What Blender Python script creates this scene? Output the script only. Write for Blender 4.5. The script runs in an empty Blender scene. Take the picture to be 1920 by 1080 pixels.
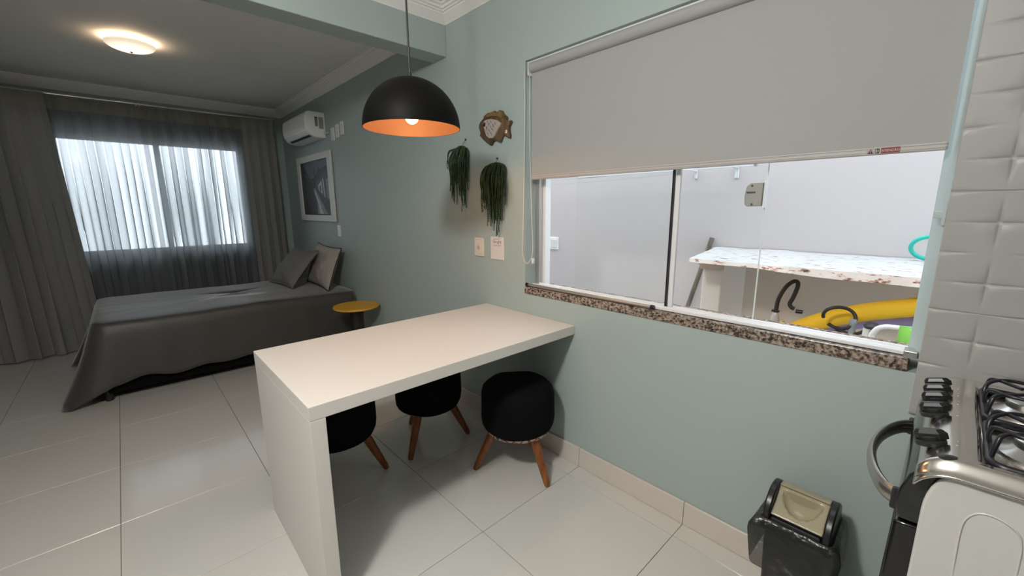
import bpy, bmesh, math, random
from mathutils import Vector, Matrix, noise
random.seed(7)
SC = bpy.context.scene
COL = SC.collection
PI = math.pi

# ------------------------------------------------------------------ camera
cam_d = bpy.data.cameras.new('camera')
cam_d.sensor_width = 36.0
cam_d.lens = 774.93 / 1920 * 36.0
cam_d.clip_start = 0.02
cam = bpy.data.objects.new('camera', cam_d)
COL.objects.link(cam)
R_ = (-0.6835930697, -0.7298445997, -0.0052321587)
U_ = (0.1355459103, -0.1339935792, 0.9816684914)
F_ = (0.7171665228, -0.6703525796, -0.1905245327)
M = Matrix.Identity(4)
for i in range(3):
    M[i][0], M[i][1], M[i][2] = R_[i], U_[i], -F_[i]
M.translation = Vector((-0.09288, 1.72420, 1.44115))
cam.matrix_world = M
SC.camera = cam

# ------------------------------------------------------------------ world, lights, exposure
w = bpy.data.worlds.new('sky'); SC.world = w
w.use_nodes = True
bg = w.node_tree.nodes['Background']
bg.inputs['Color'].default_value = (0.80, 0.905, 1.0, 1)
bg.inputs['Strength'].default_value = 3.8
SC.view_settings.view_transform = 'Standard'
SC.view_settings.look = 'None'
SC.view_settings.exposure = 0.0
SC.view_settings.gamma = 1.0
SC.view_settings.use_curve_mapping = False


def lamp(name, kind, loc, power, color, size=0.1, parent=None):
    d = bpy.data.lights.new(name, kind)
    d.energy = power
    d.color = color
    if kind == 'AREA':
        d.shape = 'DISK'; d.size = size
    else:
        d.shadow_soft_size = size
    o = bpy.data.objects.new(name, d)
    COL.objects.link(o)
    o.location = loc
    return o


KITCHEN_DOWN_W = 14.0      # what the dish throws down
KITCHEN_ROUND_W = 87.0     # what it throws to the sides and the ceiling
PENDANT_W = 29.0
kitchen_down = lamp('kitchen_light_down', 'AREA', (0.57, 2.24, 2.56), KITCHEN_DOWN_W, (1.0, 0.985, 0.945), 0.26)
kitchen_round = lamp('kitchen_light_round', 'POINT', (0.59, 2.20, 2.45), KITCHEN_ROUND_W, (1.0, 0.985, 0.945), 0.10)
pendant_lamp = lamp('pendant_light', 'POINT', (1.60, 0.735, 1.832), PENDANT_W, (1.0, 0.42, 0.13), 0.035)
bedroom_lamp = lamp('bedroom_light', 'POINT', (4.37, 1.49, 2.663), 4.2, (1.0, 0.70, 0.44), 0.03)


# ------------------------------------------------------------------ materials
def lin(h):
    h = h.lstrip('#')
    v = [int(h[i:i + 2], 16) / 255 for i in (0, 2, 4)]
    return tuple(x / 12.92 if x <= 0.04045 else ((x + 0.055) / 1.055) ** 2.4 for x in v)


MATS = {}


def mat(name, col, rough=0.5, metal=0.0, var=0.06, vscale=6.0, bump=0.0, bscale=60.0, spec=0.5, coat=0.0, rand=0.0,
        emit=None, emit_s=0.0):
    if name in MATS:
        return MATS[name]
    m = bpy.data.materials.new(name); m.use_nodes = True
    nt = m.node_tree; N = nt.nodes; L = nt.links
    b = N['Principled BSDF']
    c = lin(col) if isinstance(col, str) else col
    b.inputs['Roughness'].default_value = rough
    b.inputs['Metallic'].default_value = metal
    b.inputs['Specular IOR Level'].default_value = spec
    b.inputs['Coat Weight'].default_value = coat
    tc = N.new('ShaderNodeTexCoord')
    nz = N.new('ShaderNodeTexNoise'); nz.inputs['Scale'].default_value = vscale; nz.inputs['Detail'].default_value = 4
    L.new(tc.outputs['Object'], nz.inputs['Vector'])
    mx = N.new('ShaderNodeMix'); mx.data_type = 'RGBA'
    mx.inputs[6].default_value = tuple(min(1, x * (1 - var)) for x in c) + (1,)
    mx.inputs[7].default_value = tuple(min(1, x * (1 + var)) for x in c) + (1,)
    L.new(nz.outputs['Fac'], mx.inputs[0])
    out = mx.outputs[2]
    if rand:
        oi = N.new('ShaderNodeObjectInfo')
        mr = N.new('ShaderNodeMapRange'); mr.inputs['To Min'].default_value = 1 - rand; mr.inputs['To Max'].default_value = 1 + rand
        L.new(oi.outputs['Random'], mr.inputs['Value'])
        mm = N.new('ShaderNodeVectorMath'); mm.operation = 'SCALE'
        L.new(out, mm.inputs[0]); L.new(mr.outputs['Result'], mm.inputs['Scale'])
        out = mm.outputs[0]
    L.new(out, b.inputs['Base Color'])
    if bump:
        n2 = N.new('ShaderNodeTexNoise'); n2.inputs['Scale'].default_value = bscale; n2.inputs['Detail'].default_value = 3
        L.new(tc.outputs['Object'], n2.inputs['Vector'])
        bp = N.new('ShaderNodeBump'); bp.inputs['Strength'].default_value = bump; bp.inputs['Distance'].default_value = 0.004
        L.new(n2.outputs['Fac'], bp.inputs['Height']); L.new(bp.outputs['Normal'], b.inputs['Normal'])
    if emit:
        b.inputs['Emission Color'].default_value = (lin(emit) if isinstance(emit, str) else emit) + (1,)
        b.inputs['Emission Strength'].default_value = emit_s
    MATS[name] = m
    return m


def weave(m, scale=900.0, strength=0.25, axis=None):
    """woven thread relief on a fabric"""
    nt = m.node_tree; N = nt.nodes; L = nt.links
    tc = N.new('ShaderNodeTexCoord')
    w1 = N.new('ShaderNodeTexWave'); w1.bands_direction = 'X'; w1.inputs['Scale'].default_value = scale / 6
    w2 = N.new('ShaderNodeTexWave'); w2.bands_direction = 'Z'; w2.inputs['Scale'].default_value = scale / 6
    L.new(tc.outputs['Object'], w1.inputs['Vector']); L.new(tc.outputs['Object'], w2.inputs['Vector'])
    ad = N.new('ShaderNodeMath'); ad.operation = 'ADD'
    L.new(w1.outputs['Fac'], ad.inputs[0]); L.new(w2.outputs['Fac'], ad.inputs[1])
    bp = N.new('ShaderNodeBump'); bp.inputs['Strength'].default_value = strength; bp.inputs['Distance'].default_value = 0.001
    L.new(ad.outputs[0], bp.inputs['Height'])
    for n in N:
        if n.type in ('BSDF_PRINCIPLED', 'BSDF_DIFFUSE'):
            L.new(bp.outputs['Normal'], n.inputs['Normal'])
    return m


def wood(name, c1, c2, rough=0.4, scale=30):
    m = mat(name, c1, rough)
    nt = m.node_tree; N = nt.nodes; L = nt.links
    b = N['Principled BSDF']
    tc = N.new('ShaderNodeTexCoord'); mp = N.new('ShaderNodeMapping'); mp.inputs['Scale'].default_value = (1, 1, 0.12)
    nz = N.new('ShaderNodeTexNoise'); nz.inputs['Scale'].default_value = scale; nz.inputs['Detail'].default_value = 6
    L.new(tc.outputs['Object'], mp.inputs['Vector']); L.new(mp.outputs['Vector'], nz.inputs['Vector'])
    cr = N.new('ShaderNodeValToRGB')
    cr.color_ramp.elements[0].position = 0.35; cr.color_ramp.elements[0].color = lin(c1) + (1,)
    cr.color_ramp.elements[1].position = 0.65; cr.color_ramp.elements[1].color = lin(c2) + (1,)
    L.new(nz.outputs['Fac'], cr.inputs['Fac']); L.new(cr.outputs['Color'], b.inputs['Base Color'])
    return m


def glass(name, tint, refl=0.5):
    m = bpy.data.materials.new(name); m.use_nodes = True
    nt = m.node_tree; N = nt.nodes; L = nt.links
    N.remove(N['Principled BSDF'])
    out = N['Material Output']
    tr = N.new('ShaderNodeBsdfTransparent'); tr.inputs['Color'].default_value = tint + (1,)
    gl = N.new('ShaderNodeBsdfGlossy'); gl.inputs['Roughness'].default_value = 0.02
    fr = N.new('ShaderNodeFresnel'); fr.inputs['IOR'].default_value = 1.0 + refl
    # smudges: slight variation in the coat of dust
    tc = N.new('ShaderNodeTexCoord'); nz = N.new('ShaderNodeTexNoise'); nz.inputs['Scale'].default_value = 3.0
    L.new(tc.outputs['Object'], nz.inputs['Vector'])
    df = N.new('ShaderNodeBsdfDiffuse'); df.inputs['Color'].default_value = (0.8, 0.83, 0.85, 1)
    mr = N.new('ShaderNodeMapRange'); mr.inputs['To Min'].default_value = 0.005; mr.inputs['To Max'].default_value = 0.03
    L.new(nz.outputs['Fac'], mr.inputs['Value'])
    m0 = N.new('ShaderNodeMixShader'); L.new(mr.outputs['Result'], m0.inputs['Fac'])
    L.new(tr.outputs[0], m0.inputs[1]); L.new(df.outputs[0], m0.inputs[2])
    mx = N.new('ShaderNodeMixShader')
    L.new(fr.outputs[0], mx.inputs['Fac']); L.new(m0.outputs[0], mx.inputs[1]); L.new(gl.outputs[0], mx.inputs[2])
    L.new(mx.outputs[0], out.inputs['Surface'])
    return m


def cloth_sheer(name, col, t_face, t_graze, trans=0.6):
    """loosely woven cloth: see-through face on, closing up where a fold turns edge on"""
    m = bpy.data.materials.new(name); m.use_nodes = True
    nt = m.node_tree; N = nt.nodes; L = nt.links
    N.remove(N['Principled BSDF']); out = N['Material Output']
    c = lin(col)
    df = N.new('ShaderNodeBsdfDiffuse'); tl = N.new('ShaderNodeBsdfTranslucent'); tp = N.new('ShaderNodeBsdfTransparent')
    tc = N.new('ShaderNodeTexCoord'); mp = N.new('ShaderNodeMapping'); mp.inputs['Scale'].default_value = (1, 1, 0.25)
    nz = N.new('ShaderNodeTexNoise'); nz.inputs['Scale'].default_value = 90.0; nz.inputs['Detail'].default_value = 4
    L.new(tc.outputs['Object'], mp.inputs['Vector']); L.new(mp.outputs['Vector'], nz.inputs['Vector'])
    cm = N.new('ShaderNodeMix'); cm.data_type = 'RGBA'
    cm.inputs[6].default_value = tuple(x * 0.85 for x in c) + (1,); cm.inputs[7].default_value = tuple(min(1, x * 1.12) for x in c) + (1,)
    L.new(nz.outputs['Fac'], cm.inputs[0])
    for s in (df, tl):
        L.new(cm.outputs[2], s.inputs['Color'])
    m1 = N.new('ShaderNodeMixShader'); m1.inputs['Fac'].default_value = trans
    L.new(df.outputs[0], m1.inputs[1]); L.new(tl.outputs[0], m1.inputs[2])
    lw = N.new('ShaderNodeLayerWeight'); lw.inputs['Blend'].default_value = 0.5
    mr = N.new('ShaderNodeMapRange'); mr.inputs['To Min'].default_value = t_face; mr.inputs['To Max'].default_value = t_graze
    L.new(lw.outputs['Facing'], mr.inputs['Value'])
    mr.inputs['From Max'].default_value = 0.5
    m2 = N.new('ShaderNodeMixShader'); L.new(mr.outputs['Result'], m2.inputs['Fac'])
    L.new(m1.outputs[0], m2.inputs[1]); L.new(tp.outputs[0], m2.inputs[2])
    L.new(m2.outputs[0], out.inputs['Surface'])
    return m


def granite(name):
    m = mat(name, '#6a5f58', 0.25)
    nt = m.node_tree; N = nt.nodes; L = nt.links
    b = N['Principled BSDF']
    tc = N.new('ShaderNodeTexCoord')
    vo = N.new('ShaderNodeTexVoronoi'); vo.inputs['Scale'].default_value = 150.0
    nz = N.new('ShaderNodeTexNoise'); nz.inputs['Scale'].default_value = 75.0; nz.inputs['Detail'].default_value = 5
    L.new(tc.outputs['Object'], vo.inputs['Vector']); L.new(tc.outputs['Object'], nz.inputs['Vector'])
    cr = N.new('ShaderNodeValToRGB'); e = cr.color_ramp.elements
    e[0].position = 0.36; e[0].color = lin('#2e2a28') + (1,)
    e[1].position = 0.66; e[1].color = lin('#a89b8e') + (1,)
    for p, c in ((0.45, '#5a4f48'), (0.53, '#857468'), (0.58, '#8d7d70')):
        x = e.new(p); x.color = lin(c) + (1,)
    mx = N.new('ShaderNodeMath'); mx.operation = 'MULTIPLY_ADD'; mx.inputs[1].default_value = 0.25; mx.inputs[2].default_value = -0.10
    sep = N.new('ShaderNodeSeparateColor'); L.new(vo.outputs['Color'], sep.inputs['Color'])
    L.new(sep.outputs[0], mx.inputs[0])
    ad = N.new('ShaderNodeMath'); ad.operation = 'ADD'; L.new(nz.outputs['Fac'], ad.inputs[0]); L.new(mx.outputs[0], ad.inputs[1])
    L.new(ad.outputs[0], cr.inputs['Fac']); L.new(cr.outputs['Color'], b.inputs['Base Color'])
    return m


def peeling(name, base, chips, pos=0.58, scale=9.0, rough=0.8, mapscale=(1, 1, 1)):
    """old paint coming off in flakes"""
    m = mat(name, base, rough, bump=0.6, bscale=35)
    nt = m.node_tree; N = nt.nodes; L = nt.links
    b = N['Principled BSDF']
    tc = N.new('ShaderNodeTexCoord'); mp = N.new('ShaderNodeMapping'); mp.inputs['Scale'].default_value = mapscale
    nz = N.new('ShaderNodeTexNoise'); nz.inputs['Scale'].default_value = scale; nz.inputs['Detail'].default_value = 8; nz.inputs['Roughness'].default_value = 0.65
    L.new(tc.outputs['Object'], mp.inputs['Vector']); L.new(mp.outputs['Vector'], nz.inputs['Vector'])
    cr = N.new('ShaderNodeValToRGB'); e = cr.color_ramp.elements
    e[0].position = pos - 0.02; e[0].color = lin(base) + (1,)
    e[1].position = pos + 0.02; e[1].color = lin(chips[0]) + (1,)
    if len(chips) > 1:
        x = e.new(min(0.98, pos + 0.09)); x.color = lin(chips[1]) + (1,)
    L.new(nz.outputs['Fac'], cr.inputs['Fac']); L.new(cr.outputs['Color'], b.inputs['Base Color'])
    return m


TEAL = mat('teal_wall_paint', (0.385, 0.46, 0.44), 0.55, var=0.02, vscale=1.5, bump=0.06, bscale=180)
WHITEWALL = mat('white_ceiling_paint', (0.81, 0.80, 0.77), 0.8, var=0.02)
CROWN = mat('white_plaster_crown', (0.87, 0.85, 0.82), 0.6, var=0.02)
EXTW = mat('white_exterior_paint', (0.60, 0.555, 0.54), 0.85, var=0.03, vscale=1.2, bump=0.1, bscale=90)
PORC = mat('porcelain_tile', (0.60, 0.585, 0.545), 0.15, var=0.02, vscale=2.0, spec=1.0, rand=0.012)
PORC_B = mat('porcelain_skirting', (0.66, 0.60, 0.53), 0.25, var=0.02, vscale=2.0)
GROUT = mat('dark_grout', '#5d584f', 0.9)
WTILE = mat('white_wall_tile', (0.37, 0.365, 0.35), 0.42, var=0.01)
LACQ = mat('white_lacquered_board', (0.695, 0.66, 0.615), 0.42, var=0.012, vscale=3.0)
WPLASTIC = mat('white_plastic', (0.78, 0.78, 0.76), 0.35, var=0.01)
CREAMPL = mat('cream_plastic', (0.72, 0.66, 0.58), 0.4, var=0.01)
GREYPL = mat('grey_plastic', (0.30, 0.31, 0.30), 0.45)
DGREY = mat('dark_grey_plastic', (0.06, 0.06, 0.06), 0.45)
BLACKPL = mat('black_plastic', (0.012, 0.012, 0.012), 0.32)
BLACKMAT = mat('black_satin_metal', (0.0045, 0.0042, 0.004), 0.55, spec=0.12)
COPPER = mat('copper_orange_enamel', (0.125, 0.070, 0.048), 0.55)
ALU = mat('white_aluminium', (0.80, 0.81, 0.82), 0.35, var=0.01)
ALUG = mat('anodised_aluminium', (0.50, 0.49, 0.47), 0.35, metal=0.8)
CHROME = mat('polished_steel', (0.72, 0.69, 0.65), 0.16, metal=1.0, var=0.02)
STEEL = mat('brushed_steel', (0.56, 0.54, 0.51), 0.32, metal=1.0, var=0.03, vscale=40)
ENAMEL = mat('white_enamel', (0.56, 0.55, 0.52), 0.3, var=0.01)
BLKGLASS = mat('black_oven_glass', (0.006, 0.006, 0.007), 0.06, spec=0.5)
CASTIRON = mat('black_enamelled_wire', (0.010, 0.010, 0.014), 0.35)
BLKFAB = weave(mat('black_stretch_fabric', (0.0045, 0.0045, 0.005), 0.95, var=0.3, vscale=30, bump=0.2, bscale=300, spec=0.1), 700, 0.2)
LEGWOOD = wood('varnished_wood', '#6e3b17', '#96592a', 0.4, 40)
BEDSP = weave(mat('taupe_bedspread_cotton', (0.054, 0.051, 0.047), 0.42, var=0.07, vscale=14, bump=0.2, bscale=40, spec=0.5), 700, 0.15)
BEDSP.node_tree.nodes['Principled BSDF'].inputs['Sheen Weight'].default_value = 0.5
BEDSP.node_tree.nodes['Principled BSDF'].inputs['Sheen Roughness'].default_value = 0.4
GREYPIL = weave(mat('grey_pillow_cotton', (0.20, 0.19, 0.185), 0.9, var=0.06, vscale=12, bump=0.35, bscale=26, spec=0.15), 700, 0.3)
BEIGEPIL = weave(mat('beige_pillow_cotton', (0.42, 0.38, 0.33), 0.9, var=0.06, vscale=12, bump=0.4, bscale=24, spec=0.15), 700, 0.3)
BLIND = weave(mat('grey_beige_blackout_cloth', (0.385, 0.385, 0.372), 0.85, var=0.015, vscale=2, spec=0.2), 1200, 0.12)
CURT = cloth_sheer('taupe_linen_curtain', '#8f8e8a', 0.0, 0.0, 0.06)
SHEER = cloth_sheer('grey_voile_curtain', '#9b9ea1', 0.40, 0.0, 0.55)
HEADER = cloth_sheer('curtain_header_band', '#98948a', 0.0, 0.0, 0.12)
GRANITE = granite('speckled_granite')
YELLOWTOP = mat('yellow_lacquer', (0.70, 0.36, 0.012), 0.35, var=0.03)
DARKLEG = mat('dark_brown_lacquer', (0.015, 0.010, 0.009), 0.4)
GLASS_A = glass('tempered_glass', (0.985, 0.992, 0.99), 0.18)
GLASS_B = glass('tempered_glass_sliding', (0.985, 0.993, 0.99), 0.18)
GREENST = mat('green_plastic_foliage', (0.013, 0.042, 0.009), 0.6, var=0.5, vscale=25)
WIRE = mat('thin_wire', (0.25, 0.25, 0.24), 0.4, metal=0.6)


# ------------------------------------------------------------------ mesh builder
class MB:
    def __init__(s):
        s.v = []; s.f = []; s.mi = []
        s.cur = 0

    def add(s, vs, fs):
        o = len(s.v)
        s.v += [tuple(p) for p in vs]
        s.f += [tuple(i + o for i in f) for f in fs]
        s.mi += [s.cur] * len(fs)
        return s

    def box(s, x0, x1, y0, y1, z0, z1):
        x0, x1 = min(x0, x1), max(x0, x1); y0, y1 = min(y0, y1), max(y0, y1); z0, z1 = min(z0, z1), max(z0, z1)
        return s.add([(x0, y0, z0), (x1, y0, z0), (x1, y1, z0), (x0, y1, z0), (x0, y0, z1), (x1, y0, z1), (x1, y1, z1), (x0, y1, z1)],
                     [(3, 2, 1, 0), (4, 5, 6, 7), (0, 1, 5, 4), (1, 2, 6, 5), (2, 3, 7, 6), (3, 0, 4, 7)])

    def tube(s, pts, r, n=8, cap=True, closed=False):
        """pts along a path, r a number or a list"""
        pts = [Vector(p) for p in pts]; m = len(pts)
        rs = r if isinstance(r, (list, tuple)) else [r] * m
        up = None; rings = []
        for i, p in enumerate(pts):
            if closed:
                t = pts[(i + 1) % m] - pts[i - 1]
            else:
                t = pts[min(i + 1, m - 1)] - pts[max(i - 1, 0)]
            t.normalize()
            if up is None:
                a = Vector((0, 0, 1)) if abs(t.z) < 0.9 else Vector((1, 0, 0))
                up = t.cross(a).normalized()
            else:
                up = (up - t * up.dot(t)).normalized()
            b = t.cross(up)
            rings.append([p + (up * math.cos(2 * PI * k / n) + b * math.sin(2 * PI * k / n)) * rs[i] for k in range(n)])
        vs = [q for g in rings for q in g]; fs = []
        for i in range(m if closed else m - 1):
            j = (i + 1) % m
            for k in range(n):
                fs.append((i * n + k, i * n + (k + 1) % n, j * n + (k + 1) % n, j * n + k))
        if cap and not closed:
            fs.append(tuple(range(n - 1, -1, -1))); fs.append(tuple((m - 1) * n + k for k in range(n)))
        return s.add(vs, fs)

    def lathe(s, prof, c=(0, 0, 0), n=32, axis='z', cap=False):
        """prof: (radius, height) along the axis"""
        vs = []; fs = []
        for r, h in prof:
            for k in range(n):
                a = 2 * PI * k / n; u, v = r * math.cos(a), r * math.sin(a)
                p = {'z': (u, v, h), 'y': (v, h, u), 'x': (h, u, v)}[axis]
                vs.append((p[0] + c[0], p[1] + c[1], p[2] + c[2]))
        for i in range(len(prof) - 1):
            for k in range(n):
                fs.append((i * n + k, i * n + (k + 1) % n, (i + 1) * n + (k + 1) % n, (i + 1) * n + k))
        if cap:
            fs.append(tuple(range(n - 1, -1, -1))); fs.append(tuple((len(prof) - 1) * n + k for k in range(n)))
        return s.add(vs, fs)

    def prism(s, poly, axis, a, b):
        """polygon of 2-D points pushed from a to b along the axis: 'y' takes (x, z), 'x' takes (y, z), 'z' takes (x, y)"""
        n = len(poly)
        def P(p, h):
            return {'y': (p[0], h, p[1]), 'x': (h, p[0], p[1]), 'z': (p[0], p[1], h)}[axis]
        vs = [P(p, a) for p in poly] + [P(p, b) for p in poly]
        fs = [tuple(range(n)), tuple(range(2 * n - 1, n - 1, -1))]
        fs += [(i, i + n, (i + 1) % n + n, (i + 1) % n) for i in range(n)]
        return s.add(vs, fs)

    def grid(s, fn, us, vs_, wrap=False):
        nu, nv = len(us), len(vs_)
        vs = [fn(u, v) for u in us for v in vs_]
        fs = []
        for i in range(nu if wrap else nu - 1):
            for j in range(nv - 1):
                i2 = (i + 1) % nu
                fs.append((i * nv + j, i2 * nv + j, i2 * nv + j + 1, i * nv + j + 1))
        return s.add(vs, fs)


ORG = {}


def link(o, parent=None):
    COL.objects.link(o)
    if parent is not None:
        o.parent = parent
    return o


def obj(name, mb, m, parent=None, at=None, smooth=None, bevel=0.0, seg=2, recalc=True, solid=0.0, sub=0, label=None):
    """one mesh object; vertices are given in the room's coordinates, 'at' is its own origin"""
    org = Vector(ORG.get(parent.name, (0, 0, 0))) if parent is not None else Vector(at or (0, 0, 0))
    me = bpy.data.meshes.new(name)
    me.from_pydata([tuple(Vector(p) - org) for p in mb.v], [], mb.f)
    ms = m if isinstance(m, (list, tuple)) else [m]
    for x in ms:
        me.materials.append(x)
    if len(ms) > 1:
        me.polygons.foreach_set('material_index', mb.mi)
    if recalc:
        bm = bmesh.new(); bm.from_mesh(me)
        bmesh.ops.recalc_face_normals(bm, faces=bm.faces)
        bm.to_mesh(me); bm.free()
    if smooth is not None:
        me.polygons.foreach_set('use_smooth', [True] * len(me.polygons))
        me.set_sharp_from_angle(angle=math.radians(smooth))
    o = bpy.data.objects.new(name, me)
    link(o, parent)
    if parent is None:
        o.location = org
    ORG[o.name] = tuple(org)
    if solid:
        md = o.modifiers.new('thickness', 'SOLIDIFY'); md.thickness = solid; md.offset = 0
    if bevel:
        md = o.modifiers.new('bevel', 'BEVEL'); md.width = bevel; md.segments = seg; md.limit_method = 'ANGLE'; md.angle_limit = math.radians(40)
    if sub:
        md = o.modifiers.new('smooth', 'SUBSURF'); md.levels = sub; md.render_levels = sub
    if label:
        o['label'] = label
    return o


def thing(name, label, cat, loc, group=None):
    o = bpy.data.objects.new(name, None)
    o.empty_display_size = 0.1
    COL.objects.link(o); o.location = loc
    ORG[o.name] = tuple(loc)
    return tag(o, label, cat, group)


def tag(o, label, cat, group=None):
    o['label'] = label; o['category'] = cat; o['kind'] = 'thing'
    if group:
        o['group'] = group
    return o


def struct(o, label=None):
    o['kind'] = 'structure'
    if label:
        o['label'] = label
    return o


def share(src, name, parent, loc):
    """another object on the same mesh"""
    o = src.copy(); o.name = name
    link(o, parent); o.location = loc
    return o


def copy_tree(root):
    c = root.copy(); COL.objects.link(c)
    ORG[c.name] = tuple(root.location)
    for ch in list(root.children):
        d = ch.copy(); COL.objects.link(d); d.parent = c
        for g in list(ch.children):
            e = g.copy(); COL.objects.link(e); e.parent = d
    return c


def bez(p0, p1, p2, p3, n=12):
    p0, p1, p2, p3 = map(Vector, (p0, p1, p2, p3)); out = []
    for i in range(n + 1):
        t = i / n; u = 1 - t
        out.append(p0 * u ** 3 + p1 * 3 * u * u * t + p2 * 3 * u * t * t + p3 * t ** 3)
    return out


def spline(pts, n=8):
    """Catmull-Rom through the points"""
    P = [Vector(p) for p in pts]; P = [P[0] * 2 - P[1]] + P + [P[-1] * 2 - P[-2]]; out = []
    for i in range(1, len(P) - 2):
        for k in range(n):
            t = k / n
            out.append(0.5 * ((2 * P[i]) + (P[i + 1] - P[i - 1]) * t + (2 * P[i - 1] - 5 * P[i] + 4 * P[i + 1] - P[i + 2]) * t * t
                              + (3 * P[i] - P[i - 1] - 3 * P[i + 1] + P[i + 2]) * t ** 3))
    out.append(P[-2]); return out


def lettering(name, body, size, o0, ex, ez, m, parent, depth=0.0004, align='CENTER'):
    """flat letters as a mesh; o0 the anchor, ex the writing direction, ez up"""
    cu = bpy.data.curves.new(name, 'FONT'); cu.body = body; cu.size = size; cu.align_x = align; cu.align_y = 'CENTER'
    cu.extrude = depth; cu.resolution_u = 2
    t = bpy.data.objects.new(name, cu); COL.objects.link(t)
    dg = bpy.context.evaluated_depsgraph_get()
    me = bpy.data.meshes.new_from_object(t.evaluated_get(dg))
    bpy.data.objects.remove(t); bpy.data.curves.remove(cu)
    ex = Vector(ex); ez = Vector(ez); en = ex.cross(ez)
    org = Vector(ORG.get(parent.name, (0, 0, 0)))
    for v in me.vertices:
        v.co = Vector(o0) + ex * v.co.x + ez * v.co.y + en * v.co.z - org
    me.materials.clear(); me.materials.append(m)
    o = bpy.data.objects.new(name, me); link(o, parent); ORG[o.name] = tuple(org)
    return o


def lsp(a, b, n):
    return [a + (b - a) * i / (n - 1) for i in range(n)]


# ================================================================== THE ROOM
XB = 6.20; YL = 3.0; XF = -1.7; ZC = 2.70; T = 0.17
WX0, WX1, WZ0, WZ1 = -0.054, 1.636, 0.934, 2.225     # side window opening
# --- wall with the side window
b = MB()
b.box(WX1, XB + T, 0, -T, -0.15, ZC + 0.15)
b.box(WX0 - 0.012, WX1, 0, -T, -0.15, WZ0)
b.box(WX0 - 0.012, WX1, 0, -T, WZ1, ZC + 0.15)
b.box(XF - T, WX0 - 0.012, 0, -T, -0.15, ZC + 0.15)
# splayed right-hand reveal
b.prism([(-0.066, -0.001), (-0.036, -0.10), (-0.036, -T), (-0.066, -T)], 'z', 0.978, WZ1)
for fi_ in range(len(b.f)):
    if all(abs(b.v[k][1] + T) < 1e-6 for k in b.f[fi_]):
        b.mi[fi_] = 1
wall_r = struct(obj('wall_right', b, [TEAL, EXTW], recalc=True), 'teal painted wall with the wide side window')
# --- back wall with the bedroom window (y 0.50 - 2.13, z 0.965 - 2.2)
b = MB()
BY0, BY1, BZ0, BZ1 = 0.50, 2.13, 0.965, 2.20
b.box(XB, XB + T, 0, BY0, -0.15, ZC + 0.15); b.box(XB, XB + T, BY1, YL, -0.15, ZC + 0.15)
b.box(XB, XB + T, BY0, BY1, -0.15, BZ0); b.box(XB, XB + T, BY0, BY1, BZ1, ZC + 0.15)
struct(obj('wall_back', b, TEAL), 'teal bedroom wall behind the curtains')
struct(obj('wall_left', MB().box(XF - T, XB + T, YL, YL + T, -0.15, ZC + 0.15), mat('bounce_absorbing_grey', (0.13, 0.14, 0.14), 0.7)), 'dark grey wall on the left side')  # out of view; dark colour chosen to absorb bounced light
struct(obj('wall_front', MB().box(XF - T, XF, 0, YL, -0.15, ZC + 0.15), mat('bounce_absorbing_grey', (0.13, 0.14, 0.14), 0.7)), 'dark grey wall behind the camera')  # unseen as well, kept dark so less light bounces back
struct(obj('ceiling', MB().box(XF, XB, 0, YL, ZC, ZC + 0.15), WHITEWALL), 'white painted ceiling')
# --- beam between kitchen and bedroom
struct(obj('trim_1', MB().box(2.377, 2.537, 0, YL, 2.424, ZC), TEAL, bevel=0.004), 'teal ceiling beam between kitchen and bedroom')


# --- crown mouldings: stepped cove
def crown(name, x0, x1, y, sy, h, label, along='x'):
    # profile in (outwards, z) from the wall
    pr = [(0, 0), (0.004, 0), (0.008, 0.006), (0.046, 0.044), (0.047, 0.050), (0.056, 0.052), (0.060, 0.060), (0.070, 0.063),
          (0.074, 0.074), (0.087, 0.078), (0.088, 0.0885), (0, 0.0885)]
    z0 = ZC - 0.0885
    bb = MB()
    if along == 'x':
        bb.prism([(y + sy * p[0], z0 + p[1]) for p in pr], 'x', x0, x1)
    else:
        bb.prism([(y + sy * p[0], z0 + p[1]) for p in pr], 'y', x0, x1)
    return struct(obj(name, bb, CROWN), label)


crown('trim_2', 2.537, XB, 0.0, 1, 0, 'white crown moulding over the picture wall of the bedroom')
crown('trim_3', 0.0, YL, XB, -1, 0, 'white crown moulding above the curtains', 'y')
crown('trim_4', 2.537, XB, YL, -1, 0, 'white crown moulding on the left bedroom wall')
crown('trim_5', XF, 2.377, 0.0, 1, 0, 'white crown moulding over the kitchen window wall')
crown('trim_6', 0.0, YL, 2.377, -1, 0, 'white crown moulding on the kitchen side of the beam', 'y')
crown('trim_7', 0.0, YL, 2.537, 1, 0, 'white crown moulding on the bedroom side of the beam', 'y')

# --- floor: base and every tile
floor = struct(obj('floor', MB().box(XF, XB, 0, YL, -0.15, -0.0035), GROUT), 'floor of large off-white porcelain tiles')
TS = 0.60; GAP = 0.0022


def tile_mesh(name, sx, sy, h=0.010):
    bb = MB(); e = 0.0012
    x, y = sx / 2 - GAP / 2, sy / 2 - GAP / 2
    bb.add([(-x, -y, -h), (x, -y, -h), (x, y, -h), (-x, y, -h), (-x, -y, -e), (x, -y, -e), (x, y, -e), (-x, y, -e),
            (-x + e, -y + e, 0), (x - e, -y + e, 0), (x - e, y - e, 0), (-x + e, y - e, 0)],
           [(0, 1, 5, 4), (1, 2, 6, 5), (2, 3, 7, 6), (3, 0, 4, 7), (4, 5, 9, 8), (5, 6, 10, 9), (6, 7, 11, 10), (7, 4, 8, 11), (8, 9, 10, 11)])
    return bb


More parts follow.
